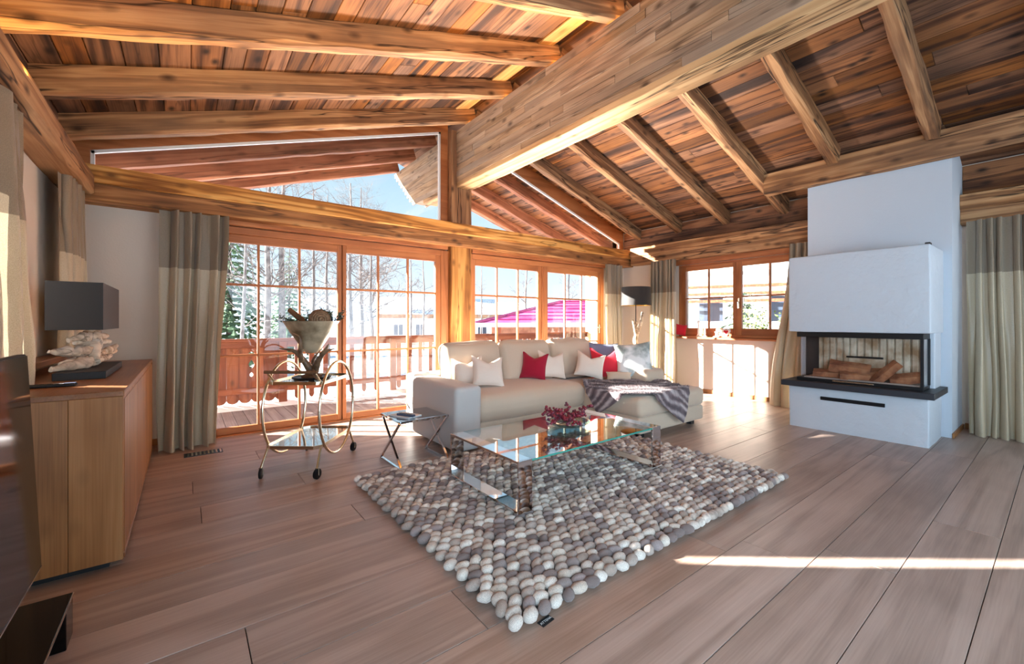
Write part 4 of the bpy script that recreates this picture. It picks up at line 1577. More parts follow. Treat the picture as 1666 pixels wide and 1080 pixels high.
tl = thing('table_lamp', 'table lamp with bleached driftwood stem and long black box shade on the sideboard', 'lamp', (-0.53, 4.16, 0.935))
M().box(-0.645, -0.405, 3.74, 4.60, 0.935, 0.982, 0.003).build('base_plate', 'black', tl)
m = M()
x0, x1, y0, y1, z0, z1 = -0.685, -0.425, 3.80, 4.62, 1.245, 1.550
t_ = 0.006
m.box(x0, x1, y0, y0 + t_, z0, z1)
m.box(x0, x1, y1 - t_, y1, z0, z1)
m.box(x0, x0 + t_, y0 + t_, y1 - t_, z0, z1)
m.box(x1 - t_, x1, y0 + t_, y1 - t_, z0, z1)
m.build('lamp_shade', 'shade', tl)
M().tube([(-0.55, 4.20, 1.10), (-0.55, 4.20, 1.36)], 0.009, 8).tube([(-0.55, 3.81, 1.40), (-0.55, 4.61, 1.40)], 0.005, 6).build('stem', 'iron', tl, smooth=40)
pieces = [((-0.66, 3.82, 1.008), (-0.52, 4.02, 1.012), (-0.44, 4.30, 1.05), 0.026),
          ((-0.64, 3.90, 1.030), (-0.54, 4.05, 1.030), (-0.46, 4.36, 1.07), 0.020),
          ((-0.68, 3.86, 1.112), (-0.57, 3.98, 1.100), (-0.49, 4.20, 1.10), 0.024),
          ((-0.66, 3.95, 1.095), (-0.56, 4.05, 1.075), (-0.47, 4.24, 1.09), 0.018),
          ((-0.49, 4.08, 1.02), (-0.53, 4.18, 1.10), (-0.50, 4.28, 1.19), 0.046),
          ((-0.62, 4.04, 1.175), (-0.55, 4.14, 1.205), (-0.46, 4.30, 1.190), 0.026),
          ((-0.60, 4.10, 1.150), (-0.53, 4.20, 1.165), (-0.44, 4.34, 1.150), 0.024),
          ((-0.58, 4.12, 1.215), (-0.53, 4.20, 1.225), (-0.49, 4.30, 1.215), 0.020),
          ((-0.60, 4.14, 1.02), (-0.50, 4.24, 1.07), (-0.42, 4.46, 1.075), 0.026),
          ((-0.55, 4.20, 1.00), (-0.47, 4.32, 1.05), (-0.42, 4.40, 1.12), 0.024),
          ((-0.58, 4.22, 1.00), (-0.56, 4.22, 1.10), (-0.53, 4.20, 1.19), 0.038)]
for k, (a, b, c, r) in enumerate(pieces):
    a, b, c = Vector(a), Vector(b), Vector(c)
    pts, rad = [], []
    for i in range(22):
        t = i / 21
        p = a * (1 - t) ** 2 + b * 2 * t * (1 - t) + c * t * t
        pts.append(p + noise.noise_vector(p * 16 + Vector((k, 0, 0))) * 0.010)
        rad.append(max(0.004, r * (0.25 + 1.0 * sin(pi * (0.06 + 0.88 * t)) ** 0.7) * (1 + 0.42 * noise.noise(p * 30) + 0.25 * noise.noise(p * 75))))
    m = M().tube(pts, rad, 12, squash=0.7)
    m.v = [tuple(Vector(p) + noise.noise_vector(Vector(p) * 60) * 0.006) for p in m.v]
    m.build('driftwood', 'drift', tl, smooth=50)

rc = M().box(0, 0.30, -0.024, 0.024, 0, 0.018, 0.006)
o = rc.build('remote_control', 'black', frame=frame_x((-0.79, 3.43, 0.9355), (1, -0.06, 0)))
tag(o, 'slim black remote control lying on the front end of the sideboard', 'remote control')
M().box(0.25, 0.298, -0.018, 0.018, 0.017, 0.0195, 0.001).build('blue_tip', 'remote', o, frame=frame_x((-0.79, 3.43, 0.9355), (1, -0.06, 0)))
for i in range(8):
    M().box(0.03 + 0.026 * i, 0.045 + 0.026 * i, -0.006, 0.006, 0.0175, 0.0195).build('button', 'iron', o, frame=frame_x((-0.79, 3.43, 0.9355), (1, -0.06, 0)))

tv = thing('television', 'black flat television cut off by the left picture edge', 'television', (-0.46, 1.7, 0.17))
R_ = Matrix.Translation((-0.440, 0, 0.355)) @ Matrix.Rotation(radians(-2.6), 4, 'Y')
M().box(-0.030, -0.004, 0.95, 2.405, 0, 0.822, 0.004).xf(R_).build('cabinet', 'black', tv)
M().box(-0.004, 0.0, 0.955, 2.400, 0.006, 0.816).xf(R_).build('screen', 'black_gloss', tv)
M().box(-0.008, 0.0012, 0.955, 2.403, 0.0, 0.006).xf(R_).build('bottom_trim', 'chrome', tv)
M().box(-0.56, -0.50, 1.50, 1.86, 0.178, 0.60, 0.004).build('stand_neck', 'black', tv)
M().box(-0.66, -0.40, 1.30, 2.05, 0.168, 0.180, 0.003).build('stand_foot', 'black_gloss', tv)
tb_ = thing('tv_bench', 'low black gloss television bench on the floor at the left edge', 'tv bench', (-0.6, 1.4, 0))
M().box(-0.86, -0.372, 0.45, 2.53, 0.155, 0.168, 0.002).build('glass_top', 'black_gloss', tb_)
M().box(-0.374, -0.3705, 0.45, 2.53, 0.160, 0.1672).build('edge_strip', 'chrome', tb_)
M().box(-0.84, -0.40, 0.50, 2.50, 0.085, 0.155).build('shelf', 'black', tb_)
M().box(-0.84, -0.374, 2.40, 2.525, 0.0, 0.156, 0.003).build('end_panel', 'black_gloss', tb_)
M().box(-0.84, -0.42, 0.46, 2.40, 0.0, 0.085, 0.003).build('base', 'black_gloss', tb_)

# floor vent
fv = thing('floor_vent', 'small dark metal floor vent before the left curtain', 'floor vent', (0.14, 5.19, 0))
M().box(-0.015, 0.295, 5.105, 5.255, 0.0, 0.004, 0.001).build('vent_frame', 'slate', fv)
for i in range(9):
    x = 0.01 + i * 0.0325
    M().box(x, x + 0.014, 5.12, 5.24, 0.004, 0.0062).build('slat', 'nickel', fv)

# ================================================================== bar trolley
TA = Vector((0.78, -0.625, 0))            # across
TB = Vector((0.62, 0.785, 0)).normalized()            # along
TC = Vector((0.915, 4.21, 0))


def tp(a, b, z):
    p = TC + TA * a + TB * b
    return Vector((p.x, p.y, z))


tr = thing('bar_trolley', 'round-sided gold metal bar trolley with two glass tiers and castors', 'bar trolley', TC)
for s in (-1, 1):
    pts = []
    for i in range(48):
        t = 2 * pi * i / 48
        pts.append(tp(s * 0.24, 0.36 * cos(t), 0.525 + 0.41 * sin(t)))
    M().tube(pts, 0.012, 8, closed=True).build('ring_frame', 'brass', tr, smooth=60)
HW, HL = 0.232, 0.34


def tray(z, hl, name, b_off=0.0):
    m = M()
    c = 0.05
    outline = [(-HW + c, -hl), (HW - c, -hl), (HW, -hl + c), (HW, hl - c), (HW - c, hl), (-HW + c, hl), (-HW, hl - c), (-HW, -hl + c)]
    pts = [tp(a, b + b_off, z) for a, b in outline]
    for i in range(8):
        m.bar(pts[i], pts[(i + 1) % 8] + (pts[(i + 1) % 8] - pts[i]).normalized() * 0.004, 0.012, 0.028)
    o = m.build(name, 'brass', tr)
    g = M()
    vs = [tp(a * 0.97, b * 0.98 + b_off, z - 0.003) for a, b in outline] + [tp(a * 0.97, b * 0.98 + b_off, z + 0.003) for a, b in outline]
    g.add(vs, [tuple(range(7, -1, -1)), tuple(range(8, 16))] + [(i, (i + 1) % 8, (i + 1) % 8 + 8, i + 8) for i in range(8)])
    g.build('glass_shelf', 'table_glass', o)
    return o


tray(0.245, 0.345, 'lower_tray')
tray(0.775, 0.30, 'upper_tray')
m = M()
hpts = [tp(-0.20, -0.26, 0.79), tp(-0.20, -0.36, 0.875), tp(0.20, -0.36, 0.875), tp(0.20, -0.26, 0.79)]
m.tube([hpts[0], hpts[1]], 0.009, 8).tube([hpts[2], hpts[3]], 0.009, 8)
m.build('handle_arm', 'brass', tr, smooth=60)
M().tube([tp(-0.22, -0.36, 0.877), tp(0.22, -0.36, 0.877)], 0.013, 10).build('handle', 'stick', tr, smooth=60)
for (a, b) in ((-1, -1), (1, -1), (1, 1), (-1, 1)):
    top = tp(a * 0.225, b * 0.30, 0.235)
    bot = tp(a * 0.235, b * 0.385, 0.085)
    o = M().tube([top, bot], 0.010, 8).build('castor_leg', 'brass', tr, smooth=60)
    f = M()
    wdir = (TB + TA * 0.25 * a).normalized()
    ax = wdir.cross(Vector((0, 0, 1)))
    f.bar(bot + ax * 0.014 + Vector((0, 0, 0.0)), bot + ax * 0.014 + Vector((0, 0, -0.05)), 0.012, 0.004)
    f.bar(bot - ax * 0.014, bot - ax * 0.014 + Vector((0, 0, -0.05)), 0.012, 0.004)
    f.bar(bot - ax * 0.016, bot + ax * 0.016, 0.012, 0.006)
    f.build('fork', 'nickel', o)
    c = bot + Vector((0, 0, -0.0415))
    w = M()
    ring = []
    n = 20
    for k, (off, r) in enumerate(((-0.011, 0.036), (-0.008, 0.0435), (0.008, 0.0435), (0.011, 0.036))):
        for i in range(n):
            t = 2 * pi * i / n
            ring.append(c + ax * off + wdir * (r * cos(t)) + Vector((0, 0, r * sin(t))))
    fs = [tuple(range(n)), tuple(3 * n + i for i in range(n - 1, -1, -1))]
    for k in range(3):
        for i in range(n):
            fs.append((k * n + i, k * n + (i + 1) % n, (k + 1) * n + (i + 1) % n, (k + 1) * n + i))
    w.add(ring, fs)
    w.build('wheel', 'iron', o, smooth=40)

# dark oval tray and antler bowl standing on the trolley
BC = Vector((0.905, 4.16, 0.782))
m = M().lathe([(0.0, 0.0), (0.15, 0.0), (0.165, 0.012), (0.16, 0.022), (0.145, 0.014), (0.0, 0.012)], BC, 28, close=False)
tag(m.build('oval_tray', 'iron', smooth=40), 'dark round tray under the antler bowl on the trolley', 'tray')
B0 = BC + Vector((0, 0, 0.0145))
ab = thing('antler_bowl', 'antique silver bowl held up by brown antlers on the bar trolley', 'bowl', B0)
M().lathe([(0.0, 0), (0.085, 0), (0.088, 0.016), (0.055, 0.03), (0.045, 0.055), (0.03, 0.07), (0.0, 0.072)], B0, 20, close=False).build('foot', 'stick', ab, smooth=40)
zb = 0.215
prof = [(0.0, zb), (0.045, zb + 0.004), (0.085, zb + 0.045), (0.13, zb + 0.12), (0.185, zb + 0.205), (0.232, zb + 0.285), (0.238, zb + 0.29), (0.228, zb + 0.29), (0.178, zb + 0.208), (0.122, zb + 0.124), (0.078, zb + 0.055), (0.0, zb + 0.02)]
M().lathe(prof, B0, 36, close=False).build('bowl', 'horn', ab, smooth=60)
rt = Vector((0.7935, -0.6085, 0))         # a direction across the view, just to lay the antlers out
fw = Vector((0.6085, 0.7935, 0))


def antler(pts, r0):
    n = 10
    P = [B0 + rt * p[0] + fw * p[1] + Vector((0, 0, p[2])) for p in pts]
    out, rad = [], []
    k = len(P) - 1
    for i in range(n * k + 1):
        t = i / n
        j = min(int(t), k - 1)
        u = t - j
        a, b = P[j], P[j + 1]
        a0 = P[j - 1] if j > 0 else a * 2 - b
        b1 = P[j + 2] if j + 2 <= k else b * 2 - a
        out.append(0.5 * (2 * a + (b - a0) * u + (2 * a0 - 5 * a + 4 * b - b1) * u * u + (3 * a - a0 - 3 * b + b1) * u ** 3))
        rad.append(r0 * (1 - 0.88 * (i / (n * k)) ** 1.2) * (1 + 0.12 * noise.noise(out[-1] * 30)))
    m = M().tube(out, rad, 8)
    m.build('antler', 'antler', ab, smooth=70)


antler([(0.0, 0, 0.05), (-0.05, -0.03, 0.14), (-0.13, -0.05, 0.235), (-0.26, -0.06, 0.262)], 0.036)
antler([(0.02, 0.01, 0.05), (0.07, -0.02, 0.15), (0.13, -0.03, 0.235), (0.165, -0.02, 0.30)], 0.036)
antler([(0.10, -0.03, 0.205), (0.16, -0.04, 0.24), (0.235, -0.05, 0.262)], 0.022)
antler([(-0.06, -0.07, 0.15), (-0.02, -0.17, 0.26), (-0.01, -0.19, 0.36), (-0.07, -0.20, 0.405)], 0.024)
antler([(0.0, 0.03, 0.05), (-0.03, 0.10, 0.15), (0.03, 0.18, 0.27)], 0.022)
antler([(0.03, -0.04, 0.06), (0.09, -0.14, 0.03), (0.15, -0.22, -0.004)], 0.02)
# filling of the bowl
top = B0 + Vector((0, 0, zb + 0.27))
m = M()
c = top + rt * 0.095 + fw * -0.05 + Vector((0, 0, 0.035))
for k in range(11):                                                # a ball wound from rope, coil over coil
    th_ = pi * (k + 0.5) / 11
    pts = []
    ax3 = (rt * 0.55 + fw * -0.8).normalized()
    e1 = ax3.orthogonal().normalized()
    e2 = ax3.cross(e1)
    for i in range(24):
        t = 2 * pi * i / 24
        pts.append(c + ax3 * (0.078 * cos(th_)) + (e1 * cos(t) + e2 * sin(t)) * (0.078 * sin(th_) + 0.002))
    m.tube(pts, 0.0125, 6, closed=True)
tag(m.build('twine_ball', 'twine', smooth=60), 'ball wound of brown twine lying in the antler bowl', 'ball')
m = M().tube([top + rt * -0.02 + Vector((0, 0, -0.01)), top + rt * -0.11 + Vector((0, 0, 0.05)), top + rt * -0.205 + Vector((0, 0, 0.125))], [0.02, 0.026, 0.022], 9)
tag(m.build('bark_stick', 'stick', smooth=50), 'brown bark stick leaning out of the antler bowl', 'stick')


def sprig(name, label, base, spread, n, seed):
    rnd = random.Random(seed)
    root = thing(name, label, 'greenery', base)
    st, lv = M(), M()
    for i in range(n):
        a = rnd.uniform(0, 2 * pi)
        d = Vector((cos(a) * spread[0], sin(a) * spread[0], rnd.uniform(0.2, 1.0) * spread[1]))
        tipp = Vector(base) + d
        st.tube([base, Vector(base) + d * 0.5 + Vector((0, 0, 0.01)), tipp], 0.0022, 4)
        for k in range(26):
            p = Vector(base) + d * rnd.uniform(0.35, 1.05)
            q = Vector((rnd.gauss(0, 1), rnd.gauss(0, 1), rnd.gauss(0, 0.8))).normalized()
            w = q.orthogonal().normalized() * 0.006
            L = rnd.uniform(0.018, 0.034)
            lv.add([p, p + q * L * 0.5 + w, p + q * L, p + q * L * 0.5 - w], [(0, 1, 2, 3)])
    st.build('stem', 'twig', root)
    stuff(lv.build('foliage', 'leaf', root))


sprig('evergreen_sprig', 'evergreen sprigs at the left rim of the antler bowl', top + rt * -0.155 + Vector((0, 0, 0.0)), (0.10, 0.06), 9, 1)
sprig('evergreen_sprig', 'evergreen sprigs in the middle of the antler bowl', top + rt * -0.04 + fw * 0.05 + Vector((0, 0, 0.0)), (0.10, 0.11), 9, 2)
sprig('evergreen_sprig', 'evergreen sprigs behind the twine ball at the right rim of the antler bowl', top + rt * 0.17 + fw * 0.05 + Vector((0, 0, 0.01)), (0.12, 0.15), 12, 3)

# ================================================================== side table
st = thing('side_table', 'small chrome side table with crossed legs and smoked glass top beside the sofa arm', 'side table', (1.71, 3.74, 0))
TX0, TX1, TYA, TYB, TZ = 1.478, 1.942, 3.515, 3.965, 0.43
m = M()
for (a, b) in (((TX0, TYA), (TX1, TYA)), ((TX1, TYA), (TX1, TYB)), ((TX1, TYB), (TX0, TYB)), ((TX0, TYB), (TX0, TYA))):
    m.bar((a[0], a[1], TZ - 0.011), (b[0], b[1], TZ - 0.011), 0.018, 0.020)
m.build('top_frame', 'chrome', st)
M().box(TX0 + 0.008, TX1 - 0.008, TYA + 0.008, TYB - 0.008, TZ - 0.008, TZ + 0.001).build('glass_top', 'smoked', st)
for x in (TX0, TX1):
    for (ya, yb, dx) in ((TYA, TYB, -0.007), (TYB, TYA, 0.007)):
        M().bar((x + dx, ya, TZ - 0.018), (x + dx, yb, 0.010), 0.014, 0.018, up=(1, 0, 0)).build('leg', 'chrome', st)
    M().bar((x, TYA, 0.009), (x, TYB, 0.009), 0.02, 0.018).build('floor_bar', 'chrome', st)
o = M().box(0, 0.19, -0.022, 0.022, 0, 0.02, 0.006).build('remote_control', 'remote', frame=frame_x((1.545, 3.74, TZ + 0.0105), (0.45, -0.9, 0)))
tag(o, 'blue-grey remote control on top of the chrome side table', 'remote control')
for i in range(5):
    M().box(0.03 + 0.028 * i, 0.046 + 0.028 * i, -0.012, 0.012, 0.0195, 0.022).build('button', 'black', o, frame=frame_x((1.545, 3.74, TZ + 0.0105), (0.45, -0.9, 0)))
o = M().box(0, 0.24, -0.085, 0.085, 0, 0.009, 0.001).build('magazine', 'paper', frame=frame_x((1.565, 3.82, TZ + 0.0015), (0.35, -0.94, 0)))
tag(o, 'pale leaflet under the remote control on the side table', 'leaflet')

# ================================================================== rug of felt pebbles
GX0, GX1, GY0, GY1 = 1.085, 3.955, 1.385, 3.495
rug = M().box(GX0 + 0.04, GX1 - 0.04, GY0 + 0.04, GY1 - 0.04, 0.0, 0.012, 0.003).build('rug', 'felt', at=((GX0 + GX1) / 2, (GY0 + GY1) / 2, 0))
tag(rug, 'grey and cream rug made of round felt pebbles under the coffee table', 'rug')
rnd = random.Random(99)
variants = []
for k in range(6):
    variants.append(M().ell((0, 0, 0), (0.5, 0.5, 0.5), nu=12, nv=8, wob=0.14, seed=k * 3.3).data('felt_pebble', 'pebble', 180))
spots = []
rowp = 0.0545
ny = int((GY1 - GY0) / rowp)
for j in range(ny + 1):
    y = GY0 + 0.026 + j * (GY1 - GY0 - 0.052) / ny
    nx = 36
    px = (GX1 - GX0 - 0.07) / nx
    for i in range(nx + 1):
        x = GX0 + 0.035 + i * px + (px * 0.5 if j % 2 else 0) - (px * 0.25)
        if x > GX1 - 0.02 or x < GX0 + 0.01:
            continue
        x += rnd.uniform(-0.009, 0.009)
        y2 = y + rnd.uniform(-0.006, 0.006)
        a = rnd.uniform(0.074, 0.098)
        b = rnd.uniform(0.056, 0.068)
        c = rnd.uniform(0.048, 0.060)
        yaw = rnd.gauss(0, 0.38)
        if i in (0,) or x > GX1 - 0.08:
            yaw += rnd.uniform(-0.5, 0.5)
        spots.append((x, y2, a, b, c, yaw, rnd.randrange(6), rnd.uniform(-0.15, 0.15)))
spots.sort(key=lambda s: s[0] ** 2 + s[1] ** 2)
rest = M()
for k, (x, y, a, b, c, yaw, vi, tl_) in enumerate(spots):
    fr = Matrix.Translation((x, y, 0.006 + c / 2)) @ Euler((tl_, tl_ * 0.6, yaw)).to_matrix().to_4x4() @ Matrix.Diagonal((a, b, c, 1))
    if k < 300:
        put(variants[vi], 'felt_pebble', fr, rug)
    else:
        M_ = M().ell((x, y, 0.006 + c / 2), (a / 2, b / 2, c / 2), Euler((tl_, tl_ * 0.6, yaw)), 10, 7, 0.14, vi * 3.3)
        rest.add(M_.v, M_.f)
stuff(rest.build('felt_pebbles', 'pebble', rug, smooth=180))
lb = M().box(0, 0.072, 0, 0.036, 0, 0.003).build('woven_tag', 'tag', rug, frame=frame_x((1.205, 1.352, 0.0), (0.96, 0.12, 0)))
fc = bpy.data.curves.new('tag_text', 'FONT')
fc.body = 'ATTENA'
fc.size = 0.018
fc.extrude = 0.0004
fc.align_x = 'CENTER'
fo = bpy.data.objects.new('tag_text', fc)
COL.objects.link(fo)
dg = bpy.context.evaluated_depsgraph_get()
tme = bpy.data.meshes.new_from_object(fo.evaluated_get(dg))
bpy.data.objects.remove(fo)
tme.materials.clear()
tme.materials.append(MT['tagtext'])
put(tme, 'tag_text', frame_x((1.205, 1.352, 0.0), (0.96, 0.12, 0)) @ Matrix.Translation((0.036, 0.012, 0.0034)), lb)

# ================================================================== coffee table
ct = thing('coffee_table', 'low glass coffee table on two chrome loop legs standing on the pebble rug', 'coffee table', (2.46, 2.56, 0.05))
CX0, CX1, CYA, CYB, CZ0, CZ1 = 1.682, 3.240, 2.125, 3.005, 0.064, 0.402
for (xa, xb) in ((CX0, CX0 + 0.115), (CX1 - 0.115, CX1)):
    m = M()
    t_ = 0.016
    m.box(xa, xb, CYA, CYA + t_, CZ0, CZ1, 0.002)
    lg = m.build('leg', 'chrome', ct)
    M().box(xa, xb, CYB - t_, CYB, CZ0, CZ1, 0.002).build('leg', 'chrome', ct)
    M().box(xa, xb, CYA + t_, CYB - t_, CZ0, CZ0 + t_, 0.002).build('floor_bar', 'chrome', ct)
    M().box(xa, xb, CYA + t_, CYB - t_, CZ1 - t_, CZ1, 0.002).build('top_bar', 'chrome', ct)
M().box(CX0 + 0.116, CX1 - 0.116, CYA + 0.004, CYB - 0.004, CZ1 - 0.013, CZ1 - 0.001).build('glass_top', 'table_glass', ct)
M().box(CX0 + 0.116, CX1 - 0.116, CYA + 0.001, CYA + 0.004, CZ1 - 0.013, CZ1 - 0.001).build('glass_edge', 'glass_edge', ct)
M().box(CX0 + 0.116, CX1 - 0.116, CYB - 0.004, CYB - 0.001, CZ1 - 0.013, CZ1 - 0.001).build('glass_edge', 'glass_edge', ct)
BCX = Vector((2.60, 2.60, CZ1))
m = M().lathe([(0.0, 0.0), (0.06, 0.0), (0.12, 0.012), (0.185, 0.040), (0.190, 0.046), (0.182, 0.047), (0.118, 0.020), (0.0, 0.008)], BCX, 36, close=False)
bw = tag(m.build('glass_bowl', 'bowl_glass', smooth=60), 'shallow blue-green glass bowl on the coffee table', 'bowl')
bb = thing('berry_branch', 'branch of dark red berries lying in the glass bowl', 'berry branch', BCX + Vector((0, 0, 0.02)))
rnd = random.Random(12)
tw, be = M(), M()
base = BCX + Vector((-0.04, -0.02, 0.05))
for i in range(24):
    a = rnd.uniform(0, 2 * pi)
    L = rnd.uniform(0.10, 0.27)
    tip = base + Vector((cos(a) * L, sin(a) * L * 0.8, rnd.uniform(-0.005, 0.13)))
    mid_ = (base + tip) / 2 + Vector((0, 0, 0.03))
    tw.tube([base, mid_, tip], [0.003, 0.0024, 0.0015], 5)
    for k in range(11):
        t = rnd.uniform(0.25, 1.0)
        p = base * (1 - t) ** 2 + mid_ * 2 * t * (1 - t) + tip * t * t + Vector((rnd.gauss(0, .018), rnd.gauss(0, .018), abs(rnd.gauss(0, .016))))
        be.ell(p, [rnd.uniform(0.009, 0.0145)] * 3, nu=8, nv=6)
tw.tube([base, base + Vector((-0.14, 0.02, 0.01)), base + Vector((-0.23, 0.06, 0.045))], [0.004, 0.003, 0.002], 5)
tw.tube([base, base + Vector((-0.13, -0.04, 0.0)), base + Vector((-0.21, -0.02, 0.02))], [0.004, 0.003, 0.002], 5)
tw.build('twig', 'twig', bb, smooth=60)
stuff(be.build('berries', 'berry', bb, smooth=180))

# ================================================================== floor lamp in the corner
FLX, FLY = 6.77, 4.97
fl = thing('floor_lamp', 'floor lamp with black drum shade and driftwood stem in the far corner', 'lamp', (FLX, FLY, 0))
m = M()
n = 40
vs, fs = [], []
for (r, z) in ((0.282, 1.60), (0.268, 1.945), (0.262, 1.945), (0.276, 1.60)):
    for j in range(n):
        a = 2 * pi * j / n
        vs.append((FLX + r * cos(a), FLY + r * sin(a), z))
for (a, b) in ((0, 1), (1, 2), (3, 0)):
    for j in range(n):
        j2 = (j + 1) % n
        fs.append((a * n + j, a * n + j2, b * n + j2, b * n + j))
M().add(vs, fs).build('lamp_shade', 'shade', fl, smooth=40)
M().grid(lambda u, v: (FLX + (0.2755 - 0.014 * v) * cos(2 * pi * u), FLY + (0.2755 - 0.014 * v) * sin(2 * pi * u), 1.60 + 0.345 * v), 40, 1).build('shade_lining', 'gold', fl, smooth=60)
M().tube([(FLX, FLY, 1.20), (FLX, FLY, 1.70)], 0.008, 8).tube([(FLX - 0.27, FLY, 1.70), (FLX + 0.27, FLY, 1.70)], 0.004, 6).build('stem', 'iron', fl, smooth=40)
for k, (pts, r) in enumerate((([(0, 0, 0.02), (0.02, 0.02, 0.5), (-0.02, -0.01, 0.95), (0.015, 0.0, 1.30)], 0.055), ([(0.03, 0, 0.02), (0.06, -0.02, 0.55), (0.02, 0.03, 0.95), (0.10, -0.05, 1.32), (0.13, -0.06, 1.50)], 0.05), ([(-0.03, 0, 0.02), (-0.05, 0.03, 0.6), (0.0, 0.0, 1.0), (-0.07, 0.03, 1.34)], 0.045))):
    P, rr = [], []
    nn = 14
    for i in range(nn):
        t = i / (nn - 1) * (len(pts) - 1)
        j = min(int(t), len(pts) - 2)
        u = t - j
        u = u * u * (3 - 2 * u)
        p = Vector(pts[j]).lerp(Vector(pts[j + 1]), u) + Vector((FLX, FLY, 0))
        P.append(p + noise.noise_vector(p * 6 + Vector((k, 0, 0))) * 0.015)
        rr.append(r * (1.05 - 0.62 * i / (nn - 1)) * (1 + 0.3 * noise.noise(p * 9)))
    M().tube(P, rr, 9).build('driftwood', 'drift', fl, smooth=70)
M().lathe([(0.0, 0), (0.17, 0), (0.17, 0.02), (0.0, 0.022)], (FLX, FLY, 0), 28, close=False).build('base_plate', 'iron', fl, smooth=40)

# ================================================================== things on the right window sill
pillow('small raspberry red cushion standing on the right window sill', (7.36, 4.40, 1.022), 0.20, 0.21, 0.09, radians(-68), radians(6), radians(8), 'bright_red', 0.0)
for lab, y, h, r in (('tall white ceramic candle holder on the window sill, left one', 4.06, 0.30, 0.022), ('tall white ceramic candle holder on the window sill, right one', 3.94, 0.24, 0.024), ('squat white ceramic tealight cup on the window sill', 3.72, 0.10, 0.040)):
    t = thing('candle_holder', lab, 'candle holder', (7.37, y, 1.02))
    M().lathe([(0, 0), (r * 1.6, 0), (r * 1.6, 0.012), (r * 0.7, 0.03), (r * 0.6, h * 0.8), (r, h * 0.86), (r, h), (r * 0.8, h), (r * 0.75, h * 0.92), (0, h * 0.9)], (7.37, y, 1.02), 18, close=False).build('holder', 'candle', t, smooth=40)
t = thing('heart_ornament', 'white heart ornament with a red centre on a wooden foot on the window sill', 'ornament', (7.37, 3.56, 1.02))
M().box(7.33, 7.41, 3.46, 3.66, 1.02, 1.045, 0.004).build('foot', 'frame_y', t)


def heart(s, x0, x1, y, z):
    pts = []
    for i in range(28):
        a = 2 * pi * i / 28
        pts.append((y + s * 16 * sin(a) ** 3 / 16, z + s * (13 * cos(a) - 5 * cos(2 * a) - 2 * cos(3 * a) - cos(4 * a)) / 16))
    return M().prism(pts, 'x', x0, x1)


heart(0.075, 7.36, 7.38, 3.56, 1.115).build('heart', 'candle', t)
heart(0.04, 7.355, 7.361, 3.56, 1.118).build('red_centre', 'bright_red', t)

# ================================================================== outside: deck, balcony, garden, neighbours
DZ = -0.13
dk = struct(M().box(-4.5, 10.4, 6.12, 8.75, DZ - 0.2, DZ - 0.03).build('deck_floor', 'joint'))
x = -4.5
while x < 10.3:
    M().box(x + 0.003, x + 0.142, 6.13, 8.72, DZ - 0.03, DZ, 0.003).build('deck_board', 'deck', dk)
    x += 0.145
# snow along the outer edge of the deck and lying in the corner
m = M().grid(lambda u, v: (-4.4 + 14.6 * u, 8.05 + 0.75 * v, DZ + 0.004 + 0.09 * sin(pi * min(1, v * 1.15)) * (0.75 + 0.35 * noise.noise(Vector((u * 22, v * 2, 0)))) if 0 < v else DZ + 0.001), 80, 6)
stuff(m.build('snow_strip', 'snow', smooth=180))

RYc = 8.28
bl = thing('balcony_railing', 'red-brown wooden balcony railing beyond the glazed doors', 'railing', (3, RYc, DZ))
M().box(-4.4, 9.1, RYc - 0.06, RYc + 0.06, 0.955, 1.01, 0.006).build('top_rail', 'rail_x', bl)
M().box(-4.4, 9.1, RYc - 0.045, RYc - 0.015, 0.86, 0.955, 0.004).build('upper_rail', 'rail_x', bl)
M().box(-4.4, 9.1, RYc - 0.045, RYc - 0.015, 0.10, 0.20, 0.004).build('lower_rail', 'rail_x', bl)
for px in (-2.6, -0.7, 1.33, 3.30, 5.25, 7.2):
    M().box(px - 0.065, px + 0.065, RYc - 0.075, RYc + 0.055, DZ - 0.02, 0.957, 0.006).build('post', 'rail', bl)


def picket(x0, x1, notch):
    """board with scalloped foot; notch: cut-out half on the right (+1) or left (-1) edge"""
    w = x1 - x0
    right, left = [], []
    zs = [(0.86, 0.0)]
    prof = []
    cut = [(0.80, 0), (0.775, 0.035), (0.745, 0.055), (0.735, 0.02), (0.72, 0), (0.66, 0), (0.62, 0.028), (0.585, 0.042), (0.545, 0.028), (0.51, 0), (0.45, 0), (0.43, 0.022), (0.41, 0.028), (0.39, 0.022), (0.37, 0)]
    pts = [(x0, 0.90), (x1, 0.90)]
    if notch > 0:
        pts += [(x1 - d, z) for z, d in cut]
    pts += [(x1, 0.0)]
    for i in range(1, 8):
        t = i / 8
        pts.append((x1 - w * t, 0.0 - 0.055 * sin(pi * t) ** 0.6))
    pts += [(x0, 0.0)]
    if notch < 0:
        pts += [(x0 + d, z) for z, d in reversed(cut)]
    return M().prism(pts, 'y', RYc - 0.015, RYc + 0.012)


x = -4.35
k = 0
while x < 1.24:
    picket(x, x + 0.172, 0).build('board', 'rail', bl) if k % 4 in (0, 3) else picket(x, x + 0.172, 1 if k % 4 == 1 else -1).build('board', 'rail', bl)
    x += 0.174
    k += 1
x = 1.52
while x < 8.95:
    if min(abs(x + 0.04 - p) for p in (3.30, 5.25, 7.2)) > 0.11:
        picket(x, x + 0.085, 0).build('board', 'rail', bl)
    x += 0.235
bp = M().box(9.0, 9.26, RYc - 0.20, RYc + 0.06, DZ, 2.75, 0.03).build('balcony_post', 'post_pale')
tag(bp, 'pale pine balcony post behind the right glazed door', 'post')

